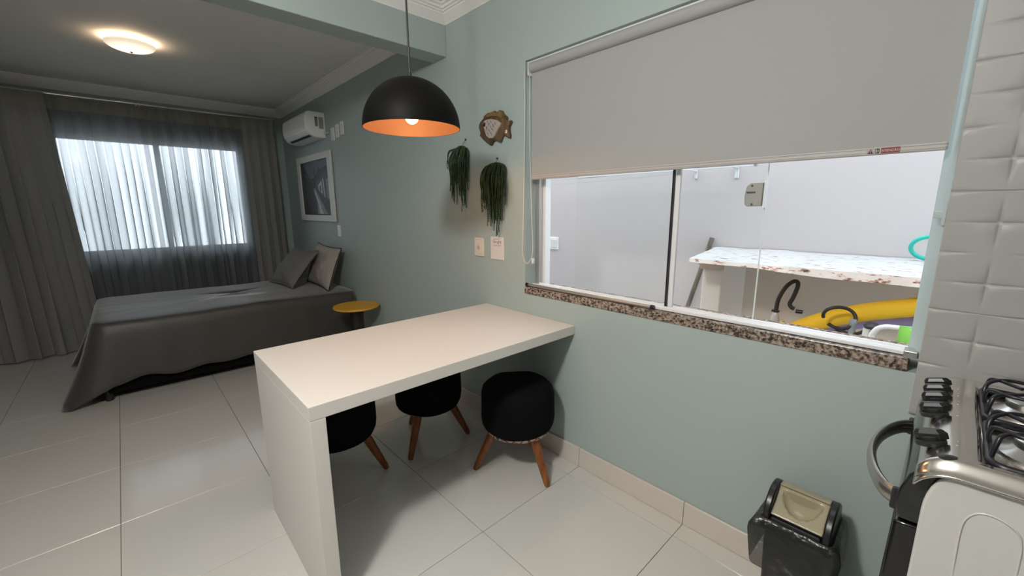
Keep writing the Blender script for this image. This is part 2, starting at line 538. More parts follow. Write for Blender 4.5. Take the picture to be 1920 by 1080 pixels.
tiles = {}
xs = [0.5922 + TS * k for k in range(-4, 10)]
ys = [0.0, 0.1113] + [0.1113 + TS * k for k in range(1, 6)]
for i in range(len(xs)):
    x0 = xs[i]; x1 = x0 + TS
    x0 = max(x0, XF); x1 = min(x1, XB)
    if x1 - x0 < 0.02:
        continue
    for j in range(len(ys) - 1):
        y0, y1 = ys[j], min(ys[j + 1], YL)
        if y1 - y0 < 0.02:
            continue
        key = (round(x1 - x0, 3), round(y1 - y0, 3))
        if key not in tiles:
            o = obj('floor_tile', tile_mesh('floor_tile', *key), PORC, floor, recalc=False)
            tiles[key] = o
        else:
            o = share(tiles[key], 'floor_tile', floor, (0, 0, 0))
        o.location = ((x0 + x1) / 2, (y0 + y1) / 2, random.uniform(-0.0002, 0.0002))
# --- skirting of cut tiles along the window wall
bx = [XF] + [x for x in xs if XF < x < XB] + [XB]
base = struct(obj('baseboard_right', MB().box(XF, XB, 0.0, 0.004, 0.0, 0.108), GROUT), 'skirting of cut porcelain tiles under the window wall')
bproto = None
for i in range(len(bx) - 1):
    x0, x1 = bx[i], bx[i + 1]
    if abs((x1 - x0) - TS) < 0.01 and bproto is not None:
        o = share(bproto, 'baseboard_tile', base, (x0, 0, 0))
        continue
    L_ = x1 - x0
    o = obj('baseboard_tile', MB().box(0.001, L_ - 0.001, 0.002, 0.013, 0.001, 0.112), PORC_B, base, bevel=0.0012, seg=1)
    o.location = (x0, 0, 0)
    if abs(L_ - TS) < 0.01:
        bproto = o
struct(obj('baseboard_back', MB().box(XB - 0.012, XB, 0, YL, 0, 0.112), PORC_B, bevel=0.001), 'tile skirting behind the curtains')
struct(obj('baseboard_left', MB().box(XF, XB, YL - 0.012, YL, 0, 0.112), PORC_B, bevel=0.001), 'tile skirting on the left wall')

# --- embossed white wall tiles to the right of the window
TH, TW = 0.3365, 0.469
rowsB = (0.0841, 0.2524); rowsA = (0.0, 0.1683, 0.3365)
cB = (0.102, 0.347); cA = (-0.021, 0.224, 0.469)
strokes = []   # (cu, cz, half length, horizontal?)
for z in rowsB:
    for c in cB:
        strokes += [(c, z, 0.088, True), (c, z, 0.070, False)]
for z in rowsA:
    for c in cA:
        strokes += [(c, z, 0.088, True), (c, z, 0.070, False)]


def relief(u, z):
    d = 0.0
    for cu, cz, hl, hor in strokes:
        a, p = (u - cu, z - cz) if hor else (z - cz, u - cu)
        if abs(a) < hl:
            t = 1 - abs(a) / hl
            wd = 0.0075 * (0.35 + 0.65 * t)
            if abs(p) < wd:
                d = max(d, 0.0058 * (t ** 0.7) * (1 - abs(p) / wd))
    e = min(u, TW - u, z, TH - z)
    if e < 0.0025:
        d = max(d, 0.003)
    return d


def cuts(lo, hi, centres, step):
    s = {round(lo, 4), round(lo + 0.0025, 4), round(hi - 0.0025, 4), round(hi, 4)}
    for c in centres:
        for k in (-0.0075, -0.004, 0, 0.004, 0.0075):
            if lo < c + k < hi:
                s.add(round(c + k, 4))
    x = lo
    while x < hi:
        if all(abs(x - q) > step * 0.45 for q in s):
            s.add(round(x, 4))
        x += step
    return sorted(s)


us = cuts(0, TW, cB + cA, 0.018); zs = cuts(0, TH, rowsB + rowsA, 0.016)
bb = MB().grid(lambda u, z: (-u, 0.0115 - relief(u, z), z), us, zs)
for seq in ([(u, zs[0]) for u in us], [(us[-1], z) for z in zs], [(u, zs[-1]) for u in us][::-1], [(us[0], z) for z in zs][::-1]):
    n = len(seq)
    bb.add([(-u, 0.0115 - relief(u, z), z) for u, z in seq] + [(-u, -0.001, z) for u, z in seq],
           [(k, k + n, k + n + 1, k + 1) for k in range(n - 1)])
wt0 = obj('wall_tile', bb, WTILE, wall_r, smooth=50)
first = True
for cxi in range(4):
    for k in range(0, 8):
        z0 = 1.1425 + TH * (k - 3)
        if z0 + TH > ZC - 0.06:
            continue
        loc = (-0.066 - (0.07 if k < 2 else 0.0) - cxi * (TW + 0.0015), 0.0, z0)
        if first:
            wt0.location = loc; first = False
        else:
            share(wt0, 'wall_tile', wall_r, loc)

# ================================================================== SIDE WINDOW
win = bpy.data.objects.new('window_1', None); COL.objects.link(win); struct(win, 'wide sliding window of tempered glass in the teal wall')
win.location = (0, 0, 0)
obj('granite_sill', MB().box(-0.045, 1.638, 0.004, -T - 0.02, 0.934, 0.978), GRANITE, win, bevel=0.003, label='speckled brown granite sill')
# channels and tracks
b = MB()
b.box(-0.036, 1.630, -0.020, -0.034, 0.978, 0.992); b.box(-0.036, 1.630, -0.055, -0.065, 0.978, 0.990); b.box(-0.036, 1.630, -0.090, -0.100, 0.978, 0.992)
b.box(-0.036, 1.630, -0.020, -0.100, 0.978, 0.982)
obj('bottom_track', b, ALU, win, bevel=0.001, seg=1)
b = MB(); b.box(-0.036, 1.630, -0.02, -0.10, WZ1 - 0.045, WZ1); obj('top_track', b, ALU, win, bevel=0.002)
obj('jamb_channel', MB().box(1.606, 1.634, -0.088, -0.118, 0.980, WZ1 - 0.04), ALUG, win, bevel=0.002, label='grey aluminium jamb channel')
obj('jamb_post', MB().box(1.585, 1.634, -0.120, -0.165, 0.978, WZ1 - 0.04), ALU, win, bevel=0.002)
obj('glass_pane', MB().box(0.790, 1.628, -0.072, -0.080, 0.986, WZ1 - 0.03), GLASS_A, win)
obj('glass_pane', MB().box(0.430, 1.345, -0.104, -0.112, 0.986, WZ1 - 0.03), GLASS_B, win)
obj('edge_seal', MB().box(0.783, 0.790, -0.068, -0.084, 0.986, WZ1 - 0.03), BLACKPL, win, label='thin black rubber seal down the pane edge')
obj('edge_profile', MB().box(0.760, 0.780, -0.080, -0.096, 0.986, WZ1 - 0.03), ALU, win, bevel=0.002, label='bright white upright profile')
obj('pane_edge', MB().box(0.427, 0.430, -0.104, -0.112, 0.986, WZ1 - 0.03), mat('pale_glass_edge', (0.72, 0.78, 0.76), 0.3), win)
# lock on the sliding pane
LKX = 0.466; LKZ = 1.486
pl = [(LKX + 0.031, LKZ - 0.036), (LKX + 0.022, LKZ - 0.045), (LKX - 0.030, LKZ - 0.043), (LKX - 0.031, LKZ + 0.045), (LKX + 0.014, LKZ + 0.045), (LKX + 0.028, LKZ + 0.031), (LKX + 0.033, LKZ)]
lock = obj('window_lock', MB().prism(pl, 'y', -0.103, -0.086), mat('grey_metal_lock', (0.34, 0.34, 0.31), 0.4, metal=0.3), win, bevel=0.003, label='grey metal lock plate on the sliding pane')
b = MB(); b.box(LKX - 0.005, LKX + 0.026, -0.0835, -0.086, LKZ + 0.006, LKZ + 0.012); b.lathe([(0.0001, -0.083), (0.004, -0.083), (0.004, -0.087)], (LKX + 0.008, 0, LKZ + 0.034), 10, 'y')
b.lathe([(0.0001, -0.083), (0.004, -0.083), (0.004, -0.087)], (LKX + 0.004, 0, LKZ - 0.036), 10, 'y')
obj('lock_screw', b, DGREY, lock)
obj('lock_strike', MB().box(LKX - 0.040, LKX - 0.034, -0.084, -0.112, LKZ - 0.050, LKZ + 0.052), ALU, win, bevel=0.001)
b = MB(); b.box(-0.064, -0.040, 0.003, -0.02, 1.405, 1.425); b.box(-0.066, -0.058, 0.006, -0.012, 1.385, 1.455)
obj('strike_plate', b, mat('pale_grey_strike', (0.45, 0.52, 0.52), 0.4, metal=0.3), win, bevel=0.001, label='grey lock strike on the right jamb')
obj('corner_block', MB().box(-0.062, -0.030, 0.003, -0.05, 0.978, 1.000), ALUG, win, bevel=0.002)

# metal rod lying in the track
rod = thing('metal_rod', 'grey metal rod with black caps lying on the window sill', 'rod', (1.22, -0.006, 0.9915))
obj('rod', MB().tube([(1.615, -0.008, 0.990), (0.822, -0.004, 0.990)], 0.0085, 14), ALUG, rod, smooth=40)
for x in (1.622, 0.815):
    obj('end_cap', MB().tube([(x - 0.008, -0.006, 0.990), (x + 0.008, -0.006, 0.990)], 0.0105, 14), BLACKPL, rod, smooth=40)

# ================================================================== ROLLER BLIND
bl = thing('roller_blind', 'beige grey roller blind half lowered over the side window', 'blind', (0.79, -0.035, WZ1))
BXL, BXR = 1.616, -0.043
obj('roller', MB().tube([(BXL, -0.030, 2.190), (BXR, -0.030, 2.190)], 0.028, 24), BLIND, bl, smooth=40)
obj('bracket', MB().box(1.619, 1.628, -0.006, -0.060, 2.150, 2.220), WPLASTIC, bl, bevel=0.004)
obj('bracket', MB().box(-0.044, -0.052, -0.006, -0.060, 2.150, 2.220), WPLASTIC, bl, bevel=0.004)
obj('fabric', MB().box(BXL, BXR, -0.0305, -0.0315, 1.604, 2.190), BLIND, bl)
bar = obj('bottom_bar', MB().box(BXL, BXR, -0.023, -0.039, 1.597, 1.621), mat('beige_blind_bar', (0.46, 0.44, 0.42), 0.45, var=0.02), bl, bevel=0.005)
b = MB(); b.box(BXR, BXL, -0.0225, -0.024, 1.6135, 1.6150); b.box(BXR, BXL, -0.0225, -0.024, 1.6035, 1.6045)
obj('bar_groove', b, mat('groove_shadow', (0.20, 0.19, 0.18), 0.6), bar)
# bead chain: a loop of cord from the left bracket
chain = []
pth = spline([(1.628, 0.012, 2.175), (1.628, 0.012, 1.9), (1.634, 0.012, 1.60), (1.640, 0.014, 1.30), (1.640, 0.016, 1.18), (1.622, 0.012, 1.125), (1.598, 0.004, 1.130),
              (1.590, -0.016, 1.20), (1.606, -0.02, 1.45), (1.620, -0.02, 1.80), (1.622, -0.02, 2.175)], 8)
obj('bead_chain', MB().tube(pth, 0.0016, 6), WPLASTIC, bl, smooth=60)
b = MB().box(1.580, 1.592, -0.008, -0.022, 1.118, 1.150)
obj('chain_tensioner', b, WPLASTIC, bl, bevel=0.002)
# warning sticker
EX, EZ = (-1, 0, 0), (0, 0, 1)
RED = mat('sticker_red', (0.20, 0.018, 0.018), 0.5); LBLK = mat('print_black', (0.015, 0.012, 0.012), 0.6); LWHT = mat('print_white', (0.62, 0.56, 0.54), 0.6)
yk = -0.0222
lab = obj('warning_label', MB().box(0.136, 0.056, -0.0231, yk - 0.0002, 1.5985, 1.6175), mat('sticker_clear', (0.36, 0.33, 0.31), 0.5), bl, label='small warning sticker with a red panel')
obj('red_panel', MB().box(0.101, 0.0575, yk - 0.0004, yk, 1.5995, 1.6165), RED, lab)
lettering('lettering', 'ATENÇÃO', 0.0088, (0.0792, yk + 0.0003, 1.6079), EX, EZ, LWHT, lab)
b = MB(); b.prism([(0.1335, 1.6005), (0.1185, 1.6005), (0.126, 1.6155)], 'y', yk - 0.0004, yk); obj('hazard_triangle', b, mat('print_dark_red', (0.10, 0.012, 0.012), 0.5), lab)
lettering('hazard_mark', '!', 0.0105, (0.126, yk + 0.0003, 1.6065), EX, EZ, LWHT, lab)
b = MB(); b.box(0.1150, 0.1050, yk - 0.0004, yk, 1.6005, 1.6150); obj('pictogram', b, LBLK, lab)
b = MB(); b.box(0.1135, 0.1115, yk, yk + 0.0003, 1.6025, 1.6130); b.box(0.1090, 0.1072, yk, yk + 0.0003, 1.6045, 1.6115); obj('pictogram_figure', b, LWHT, lab)

# ================================================================== BEDROOM WINDOW + CURTAINS
w2 = bpy.data.objects.new('window_2', None); COL.objects.link(w2); struct(w2, 'bedroom window behind the sheer curtains')
b = MB()
for y0, y1, z0, z1 in ((BY0, BY1, BZ0, BZ0 + 0.04), (BY0, BY1, BZ1 - 0.04, BZ1), (BY0, BY0 + 0.04, BZ0, BZ1), (BY1 - 0.04, BY1, BZ0, BZ1), (1.29, 1.34, BZ0, BZ1)):
    b.box(XB + 0.06, XB + 0.11, y0, y1, z0, z1)
obj('window_frame', b, ALU, w2, bevel=0.003)
obj('glass_pane', MB().box(XB + 0.083, XB + 0.088, BY0 + 0.03, 1.31, BZ0 + 0.03, BZ1 - 0.03), GLASS_B, w2)
obj('glass_pane', MB().box(XB + 0.083, XB + 0.088, 1.32, BY1 - 0.03, BZ0 + 0.03, BZ1 - 0.03), GLASS_B, w2)
XC = 6.080; ZR = 2.545
cr = thing('curtain_rod', 'thin shiny curtain rod below the crown moulding', 'curtain rod', (XC, 1.5, ZR))
obj('rail', MB().tube([(XC - 0.035, 0.155, ZR), (XC - 0.035, 2.97, ZR)], 0.014, 14), CHROME, cr, smooth=40)
obj('finial', MB().lathe([(0.0001, 0), (0.014, 0.004), (0.018, 0.014), (0.014, 0.024), (0.0001, 0.028)], (XC - 0.035, 0.128, ZR), 14, 'y'), CHROME, cr, smooth=40)
for y in (0.19, 1.42, 2.9):
    b = MB(); b.tube([(XC - 0.035, y, ZR), (XB, y, ZR)], 0.007, 8); b.box(XB - 0.008, XB, y - 0.018, y + 0.018, ZR - 0.03, ZR + 0.03)
    obj('rod_bracket', b, CHROME, cr, smooth=40)


def curtain(name, label, y0, y1, lam, amp, xoff, m, zbot, grp, hdr, flare=0.0, seed=0, spread0=0.0, spread1=0.0):
    root = thing(name, label, 'curtain', (XC + xoff, (y0 + y1) / 2, 0.0), grp)
    rnd = random.Random(seed)
    n = int((y1 - y0) / lam * 14) + 1
    ph = [rnd.uniform(-0.9, 0.9) for _ in range(64)]; am = [rnd.uniform(0.55, 1.25) for _ in range(64)]
    ztop = ZR - 0.018

    def fn(s, z):
        y = y0 + (y1 - y0) * s
        d = (ztop - z) / (ztop - zbot)
        k = (y - y0) / lam
        i = int(k) % 63; fr_ = k - int(k)
        a = am[i] * (1 - fr_) + am[i + 1] * fr_
        p = ph[i] * (1 - fr_) + ph[i + 1] * fr_
        wob = noise.noise(Vector((y * 3.1, z * 0.9, seed * 7.3)))
        g = min(1.0, 0.30 + 1.6 * d)
        if name == 'sheer_curtain':
            g *= min(1.0, 0.15 + abs(y - 1.41) / 0.10)
        x = XC + xoff - flare * d * d * (0.5 + 0.5 * math.sin(y * 9 + seed)) + amp * g * a * math.sin(2 * PI * k + p + wob * 1.6 * d) + 0.012 * wob * d
        yy = y + 0.25 * lam * g * math.sin(4 * PI * k + p) * 0.35 + spread0 * d * (1 - s) + spread1 * d * s
        return (x, yy, z)
    zs_ = lsp(zbot, ztop - 0.115, 26)
    obj('cloth', MB().grid(fn, lsp(0, 1, n), zs_), m, root, smooth=180, recalc=False)
    obj('heading', MB().grid(lambda s, z: (fn(s, z)[0] - 0.002, fn(s, z)[1], z), lsp(0, 1, n), [ztop - 0.12, ztop - 0.08, ztop - 0.04, ztop]), hdr, root, smooth=180, recalc=False)
    return root


curtain('sheer_curtain', 'sheer grey voile curtain panel left of the window middle seam', 1.385, 2.30, 0.130, 0.046, -0.004, SHEER, 0.012, 'sheer curtains over the bedroom window', HEADER, seed=1)

curtain('sheer_curtain', 'sheer grey voile curtain panel between the middle seam and the right drape', 0.40, 1.430, 0.122, 0.046, 0.030, SHEER, 0.012, 'sheer curtains over the bedroom window', HEADER, seed=2)
curtain('drape', 'wide taupe linen drape gathered left of the lit window', 2.10, 2.94, 0.150, 0.042, -0.115, CURT, 0.010, 'taupe side drapes', HEADER, flare=0.07, seed=3, spread0=-0.10)
curtain('drape', 'narrow taupe linen drape in the corner behind the pillows', 0.165, 0.50, 0.105, 0.032, -0.105, CURT, 0.010, 'taupe side drapes', HEADER, flare=0.03, seed=4)

# ================================================================== BED
bed = thing('bed', 'low double bed with a black base against the right bedroom wall', 'bed', (4.80, 1.0, 0.0))
BX0, BX1, BYH, BYF = 4.165, 5.42, 0.03, 1.965
obj('bed_base', MB().box(BX0, BX1, BYH, BYF, 0.055, 0.33), mat('black_bed_base_fabric', (0.004, 0.004, 0.004), 0.9, spec=0.1), bed, bevel=0.01)
obj('mattress', MB().box(BX0 + 0.01, BX1 - 0.01, BYH, BYF - 0.01, 0.33, 0.575), mat('mattress_ticking', (0.6, 0.6, 0.58), 0.9), bed, bevel=0.05, seg=4)
for x in (BX0 + 0.03, BX1 - 0.03):
    for y in (BYH + 0.05, BYF - 0.0):
        obj('leg', MB().tube([(x, y, 0.0), (x, y, 0.09)], [0.024, 0.028], 14), BLACKPL, bed, smooth=40)

CX, CY = (BX0 + BX1) / 2, (BYH + BYF) / 2
HA, HB = (BX1 - BX0) / 2 + 0.012, (BYF - BYH) / 2 + 0.012
NP = 220


def rrect(t, a, bq, rc):
    """point and outward normal on a rounded rectangle, t in 0..1"""
    sx, sy = 2 * (a - rc), 2 * (bq - rc); q = PI / 2 * rc
    per = 2 * sx + 2 * sy + 4 * q; d = (t % 1.0) * per
    segs = ((sx, 's', (-(a - rc), -bq), (1, 0), (0, -1)), (q, 'c', (a - rc, -(bq - rc)), -PI / 2, 0), (sy, 's', (a, -(bq - rc)), (0, 1), (1, 0)), (q, 'c', (a - rc, bq - rc), 0, 0),
            (sx, 's', (a - rc, bq), (-1, 0), (0, 1)), (q, 'c', (-(a - rc), bq - rc), PI / 2, 0), (sy, 's', (-a, bq - rc), (0, -1), (-1, 0)), (q, 'c', (-(a - rc), -(bq - rc)), PI, 0))
    for ln, kd, p, v, nn in segs:
        if d <= ln or ln == segs[-1][0] and kd == 'c' and p == segs[-1][2]:
            if kd == 's':
                return (p[0] + v[0] * d, p[1] + v[1] * d), nn
            an = v + d / rc
            return (p[0] + rc * math.cos(an), p[1] + rc * math.sin(an)), (math.cos(an), math.sin(an))
        d -= ln
    return p, (0, 1)


def zt(x, y):
    return 0.598 + 0.022 * max(0, y) / 2 + 0.010 * noise.noise(Vector((x * 2.3, y * 2.3, 1.0))) + 0.004 * noise.noise(Vector((x * 9, y * 5, 4.0)))


def spread_ring(k, t):
    (px, py), (nx, ny) = rrect(t, HA, HB, 0.07)
    if k < 6:          # top
        s = (0.02, 0.35, 0.6, 0.8, 0.92, 0.975)[k]
        x, y = CX + px * s, CY + py * s
        return (x, max(0.012, y), zt(x, y) - (0.004 if k == 5 else 0))
    # nearness to the two foot corners and the hem
    corner = math.exp(-((HA - 0.06 - abs(px)) / 0.11) ** 2) * min(1, max(0, (ny - 0.30) / 0.5))
    foot = max(0.0, ny)
    wave = noise.noise(Vector((px * 3.3, py * 3.3, 9.0)))
    hem = 0.150 + 0.035 * wave + 0.012 * math.sin(17 * (px + py))
    if foot > 0.5:
        hem = 0.10 + 0.03 * wave
    hem = hem * (1 - corner) + 0.006 * corner
    h = (0.02, 0.10, 0.22, 0.40, 0.60, 0.80, 0.93, 1.0)[k - 6]
    top = zt(CX + px, CY + py)
    o = (0.004, 0.018, 0.026, 0.032, 0.038, 0.044, 0.048, 0.05)[k - 6]
    fold = math.sin((px * 1.3 + py) * 23 + 3 * wave) * 0.012 * h * (0.4 + corner)
    fl = (0.055 * foot + 0.15 * corner) * h ** 1.4
    dx, dy = nx, ny
    if corner > 0.05:
        sx = 1 if px > 0 else -1
        dx, dy = nx * (1 - corner) + sx * 0.20 * corner, ny * (1 - corner) + 0.98 * corner
    x = CX + px + nx * (o + fold) + dx * fl; y = CY + py + ny * (o + fold) + dy * fl
    return (x, max(0.012, y), top + (hem - top) * h)


bb = MB().grid(lambda t, k: spread_ring(int(k), t), lsp(0, 1 - 1 / NP, NP), list(range(14)), wrap=True)
bb.add([spread_ring(0, t) for t in lsp(0, 1 - 1 / NP, NP)], [tuple(range(NP))])
sp = obj('bedspread', bb, BEDSP, at=(4.80, 1.0, 0.60), smooth=180, solid=0.006)
tag(sp, 'plain taupe grey bedspread hanging over the bed to the floor', 'bedspread')


def pillow(name, label, m, c, w_, h_, t_, rot, piping=None):
    root = thing(name, label, 'pillow', c, 'pillows on the bed')

    def pt(u, v, sgn):
        k = (max(0, 1 - abs(u) ** 2.6) * max(0, 1 - abs(v) ** 2.6)) ** 0.55
        x = w_ / 2 * u * (1 - 0.07 * (1 - v * v)); y = h_ / 2 * v * (1 - 0.08 * (1 - u * u))
        z = sgn * t_ / 2 * k * (1 + 0.22 * noise.noise(Vector((u * 1.8, v * 1.8, sgn + c[0])))) + 0.010 * noise.noise(Vector((u * 4, v * 4, c[0]))) * (k + 0.3)
        return Vector((x, y, z))
    g = lsp(-1, 1, 27)
    bq = MB(); bq.grid(lambda u, v: pt(u, v, 1), g, g); bq.grid(lambda u, v: pt(u, v, -1), g, g)
    rm = rot.to_4x4()
    bq.v = [tuple(rm @ Vector(p) + Vector(c)) for p in bq.v]
    o = obj('cover', bq, m, root, smooth=180)
    edge = [pt(u, -1, 1) for u in g[:-1]] + [pt(1, v, 1) for v in g[:-1]] + [pt(u, 1, 1) for u in g[::-1][:-1]] + [pt(-1, v, 1) for v in g[::-1][:-1]]
    b2 = MB().tube([rm @ p + Vector(c) for p in edge], 0.005, 6, closed=True)
    obj('piping', b2, piping or m, root, smooth=60, label='black piping' if piping else None)
    return root


def lean(ax, tilt, roll=0.0):
    """pillow standing on its long edge along x, leaning back to the wall by tilt from vertical"""
    return Matrix.Rotation(ax, 3, 'Z') @ Matrix.Rotation(PI / 2 + tilt, 3, 'X') @ Matrix.Rotation(roll, 3, 'Z')


pillow('pillow', 'beige pillow with dark piping leaning on the wall behind the grey one', BEIGEPIL, (4.60, 0.165, 0.83), 0.70, 0.46, 0.13, lean(0.0, 0.36, 0.03), mat('dark_piping', (0.012, 0.012, 0.012), 0.8))
pillow('pillow', 'grey pillow propped in front of the beige pillow', GREYPIL, (4.90, 0.385, 0.812), 0.70, 0.48, 0.14, lean(0.05, 0.70, -0.02))

# ================================================================== SIDE TABLE
st = thing('side_table', 'small round side table with a yellow top beside the bed', 'side table', (3.66, 0.215, 0.0))
obj('table_top', MB().lathe([(0.0001, 0.532), (0.19, 0.532), (0.203, 0.537), (0.205, 0.545), (0.202, 0.551), (0.0001, 0.552)], (3.66, 0.215, 0), 56), YELLOWTOP, st, smooth=40, label='glossy yellow round top')
obj('pedestal', MB().lathe([(0.0001, 0.02), (0.12, 0.022), (0.105, 0.06), (0.075, 0.18), (0.060, 0.32), (0.056, 0.44), (0.066, 0.533), (0.0001, 0.533)], (3.66, 0.215, 0), 32), DARKLEG, st, smooth=50)
obj('foot', MB().lathe([(0.0001, 0), (0.135, 0), (0.137, 0.012), (0.120, 0.023), (0.0001, 0.023)], (3.66, 0.215, 0), 32), DARKLEG, st, smooth=40)

# ================================================================== DINING TABLE
tb = thing('dining_table', 'long white table fixed to the teal wall with one slab leg', 'table', (1.63, 0.70, 0.0))
obj('tabletop', MB().box(1.254, 2.003, 0.002, 1.3646, 0.7632, 0.8131), LACQ, tb, bevel=0.0015)
obj('end_panel', MB().box(1.254, 2.003, 1.3136, 1.3640, 0.0, 0.7622), LACQ, tb, bevel=0.0015)


# ================================================================== STOOLS
PATT = mat('patterned_seat_fabric', '#b9a79a', 0.9)
_nt = PATT.node_tree
_vo = _nt.nodes.new('ShaderNodeTexVoronoi'); _vo.inputs['Scale'].default_value = 22.0
_tc = _nt.nodes.new('ShaderNodeTexCoord'); _nt.links.new(_tc.outputs['Object'], _vo.inputs['Vector'])
_cr = _nt.nodes.new('ShaderNodeValToRGB'); _cr.color_ramp.interpolation = 'CONSTANT'
_e = _cr.color_ramp.elements; _e[0].position = 0; _e[0].color = lin('#2a2422') + (1,); _e[1].position = 0.22; _e[1].color = lin('#c9bdb2') + (1,)
_x = _e.new(0.5); _x.color = lin('#8a3a33') + (1,); _x = _e.new(0.62); _x.color = lin('#bfb1a4') + (1,)
_nt.links.new(_vo.outputs['Distance'], _cr.inputs['Fac']); _nt.links.new(_cr.outputs['Color'], _nt.nodes['Principled BSDF'].inputs['Base Color'])


def make_stool(seed, shown=True):
    root = thing('stool', '', 'stool', (0, 0, 0), 'black covered stools at the table')
    def wob(x, y, z, k=0.006):
        n = noise.noise(Vector((x * 9 + seed, y * 9, z * 7)))
        return k * n
    prof = [(0.0001, 0.510), (0.09, 0.511), (0.145, 0.507), (0.178, 0.496), (0.195, 0.478), (0.202, 0.45), (0.201, 0.41), (0.200, 0.37), (0.202, 0.32), (0.199, 0.285), (0.189, 0.262), (0.172, 0.248), (0.160, 0.245)]
    bq = MB().lathe(prof, (0, 0, 0), 44)
    bq.v = [(x * (1 + wob(x, y, z, .03)), y * (1 + wob(x, y, z, .03)), z + wob(x, y, z, .010)) for x, y, z in bq.v]
    obj('seat_cover', bq, BLKFAB, root, smooth=180, label='black stretch cover')
    obj('seat', MB().lathe([(0.0001, 0.46), (0.165, 0.46), (0.182, 0.44), (0.186, 0.275), (0.174, 0.238), (0.150, 0.226), (0.0001, 0.222)], (0, 0, 0), 36), PATT, root, smooth=60, label='patterned upholstery showing below the black cover')
    for k in range(3):
        a = 2 * PI * k / 3
        ca, sa = math.cos(a), math.sin(a)
        obj('leg', MB().tube([(0.128 * ca, 0.128 * sa, 0.245), (0.158 * ca, 0.158 * sa, 0.18), (0.236 * ca, 0.236 * sa, 0.016), (0.243 * ca, 0.243 * sa, 0.0)], [0.026, 0.025, 0.0165, 0.013], 14), LEGWOOD, root, smooth=50)
    return root


s0 = make_stool(0)
SPOTS = [((1.440, 0.252), 56, 'black covered stool nearest the wall, with patterned fabric showing under its cover'),
         ((2.03, 0.462), 0, 'middle of three black stools, on the far side of the table'),
         ((2.05, 1.02), 0, 'black stool tucked behind the white slab leg of the table')]
for i, (p, ang, lb) in enumerate(SPOTS):
    r = s0 if i == 0 else copy_tree(s0)
    r.location = (p[0], p[1], 0); r.rotation_euler = (0, 0, math.radians(ang)); r['label'] = lb
    if i:
        for ch in r.children:
            if ch.name.startswith('seat_cover'):
                ch.location.z = -0.012

# ================================================================== PENDANT LAMP
PX, PY, PZ = 1.60, 0.735, 1.783
pd = thing('pendant_lamp', 'large black dome pendant lamp with copper inside over the table', 'lamp', (PX, PY, PZ))
RR = 0.208
outer = [(RR * math.cos(a), 1.0 * RR * math.sin(a)) for a in lsp(0, PI / 2 - 0.06, 26)]
obj('lamp_shade', MB().lathe(outer + [(0.012, RR)], (PX, PY, PZ), 72), BLACKMAT, pd, smooth=60, recalc=False, label='matt black outer dome')
ri = RR - 0.003
inner = [(ri * math.cos(a), ri * math.sin(a)) for a in lsp(0, PI / 2 - 0.06, 26)]
obj('shade_lining', MB().lathe([(RR, 0.0)] + inner, (PX, PY, PZ), 72), COPPER, pd, smooth=60, recalc=False, label='copper coloured lining')
obj('lamp_socket', MB().lathe([(0.0001, 0.206), (0.020, 0.206), (0.022, 0.16), (0.020, 0.09), (0.0001, 0.09)], (PX, PY, PZ), 20), BLACKPL, pd, smooth=40)
BULB = mat('warm_bulb', (1, 0.85, 0.6), 0.4, emit=(1.0, 0.72, 0.38), emit_s=9.0)
obj('bulb', MB().lathe([(0.0001, 0.019)] + [(0.029 * math.sin(a), 0.048 - 0.029 * math.cos(a)) for a in lsp(0.2, 2.4, 12)] + [(0.014, 0.088), (0.013, 0.105)], (PX, PY, PZ), 24), BULB, pd, smooth=60)
obj('cord', MB().tube([(PX, PY, PZ + RR - 0.002), (PX, PY, ZC - 0.02)], 0.0042, 10), BLACKPL, pd, smooth=50)
obj('cord_grip', MB().lathe([(0.0001, 0.022), (0.007, 0.02), (0.010, 0.0), (0.0001, -0.002)], (PX, PY, PZ + RR), 16), BLACKPL, pd, smooth=50)
obj('ceiling_rose', MB().lathe([(0.0001, -0.028), (0.045, -0.026), (0.052, -0.02), (0.052, 0.0)], (PX, PY, ZC), 28), BLACKMAT, pd, smooth=40)


# ================================================================== CEILING LAMPS
def dish_lamp(name, label, x, y, r, col, s, tint):
    root = thing(name, label, 'lamp', (x, y, ZC))
    obj('lamp_base', MB().lathe([(0.0001, 0), (r * 0.50, 0), (r * 0.52, -0.008), (r * 0.46, -0.016), (0.0001, -0.016)], (x, y, ZC), 40), STEEL, root, smooth=40)
    pr = [(r * 0.985, -0.026), (r, -0.030)] + [(r * math.cos(a), -0.030 - 0.052 * math.sin(a)) for a in lsp(0.12, PI / 2 - 0.02, 10)]
    m = bpy.data.materials.new('glowing_glass_' + tint); m.use_nodes = True
    nt = m.node_tree; bs = nt.nodes['Principled BSDF']
    bs.inputs['Base Color'].default_value = (0.9, 0.88, 0.84, 1); bs.inputs['Roughness'].default_value = 0.25
    # the bulb sits behind the middle of the glass: the glow fades to its rim
    tcn = nt.nodes.new('ShaderNodeTexCoord'); sb = nt.nodes.new('ShaderNodeVectorMath'); sb.operation = 'LENGTH'
    nt.links.new(tcn.outputs['Object'], sb.inputs[0])
    cr2 = nt.nodes.new('ShaderNodeMapRange'); cr2.inputs['From Min'].default_value = 0.05; cr2.inputs['From Max'].default_value = r * 1.02
    cr2.inputs['To Min'].default_value = s; cr2.inputs['To Max'].default_value = s * 0.22
    nt.links.new(sb.outputs['Value'], cr2.inputs['Value'])
    bs.inputs['Emission Color'].default_value = col + (1,)
    nt.links.new(cr2.outputs['Result'], bs.inputs['Emission Strength'])
    obj('glass_diffuser', MB().lathe(pr + [(0.0001, -0.0825)], (x, y, ZC), 48), m, root, smooth=60)
    obj('finial', MB().lathe([(0.0001, -0.094), (0.007, -0.091), (0.009, -0.084), (0.0001, -0.080)], (x, y, ZC), 14), STEEL, root, smooth=40)
    return root


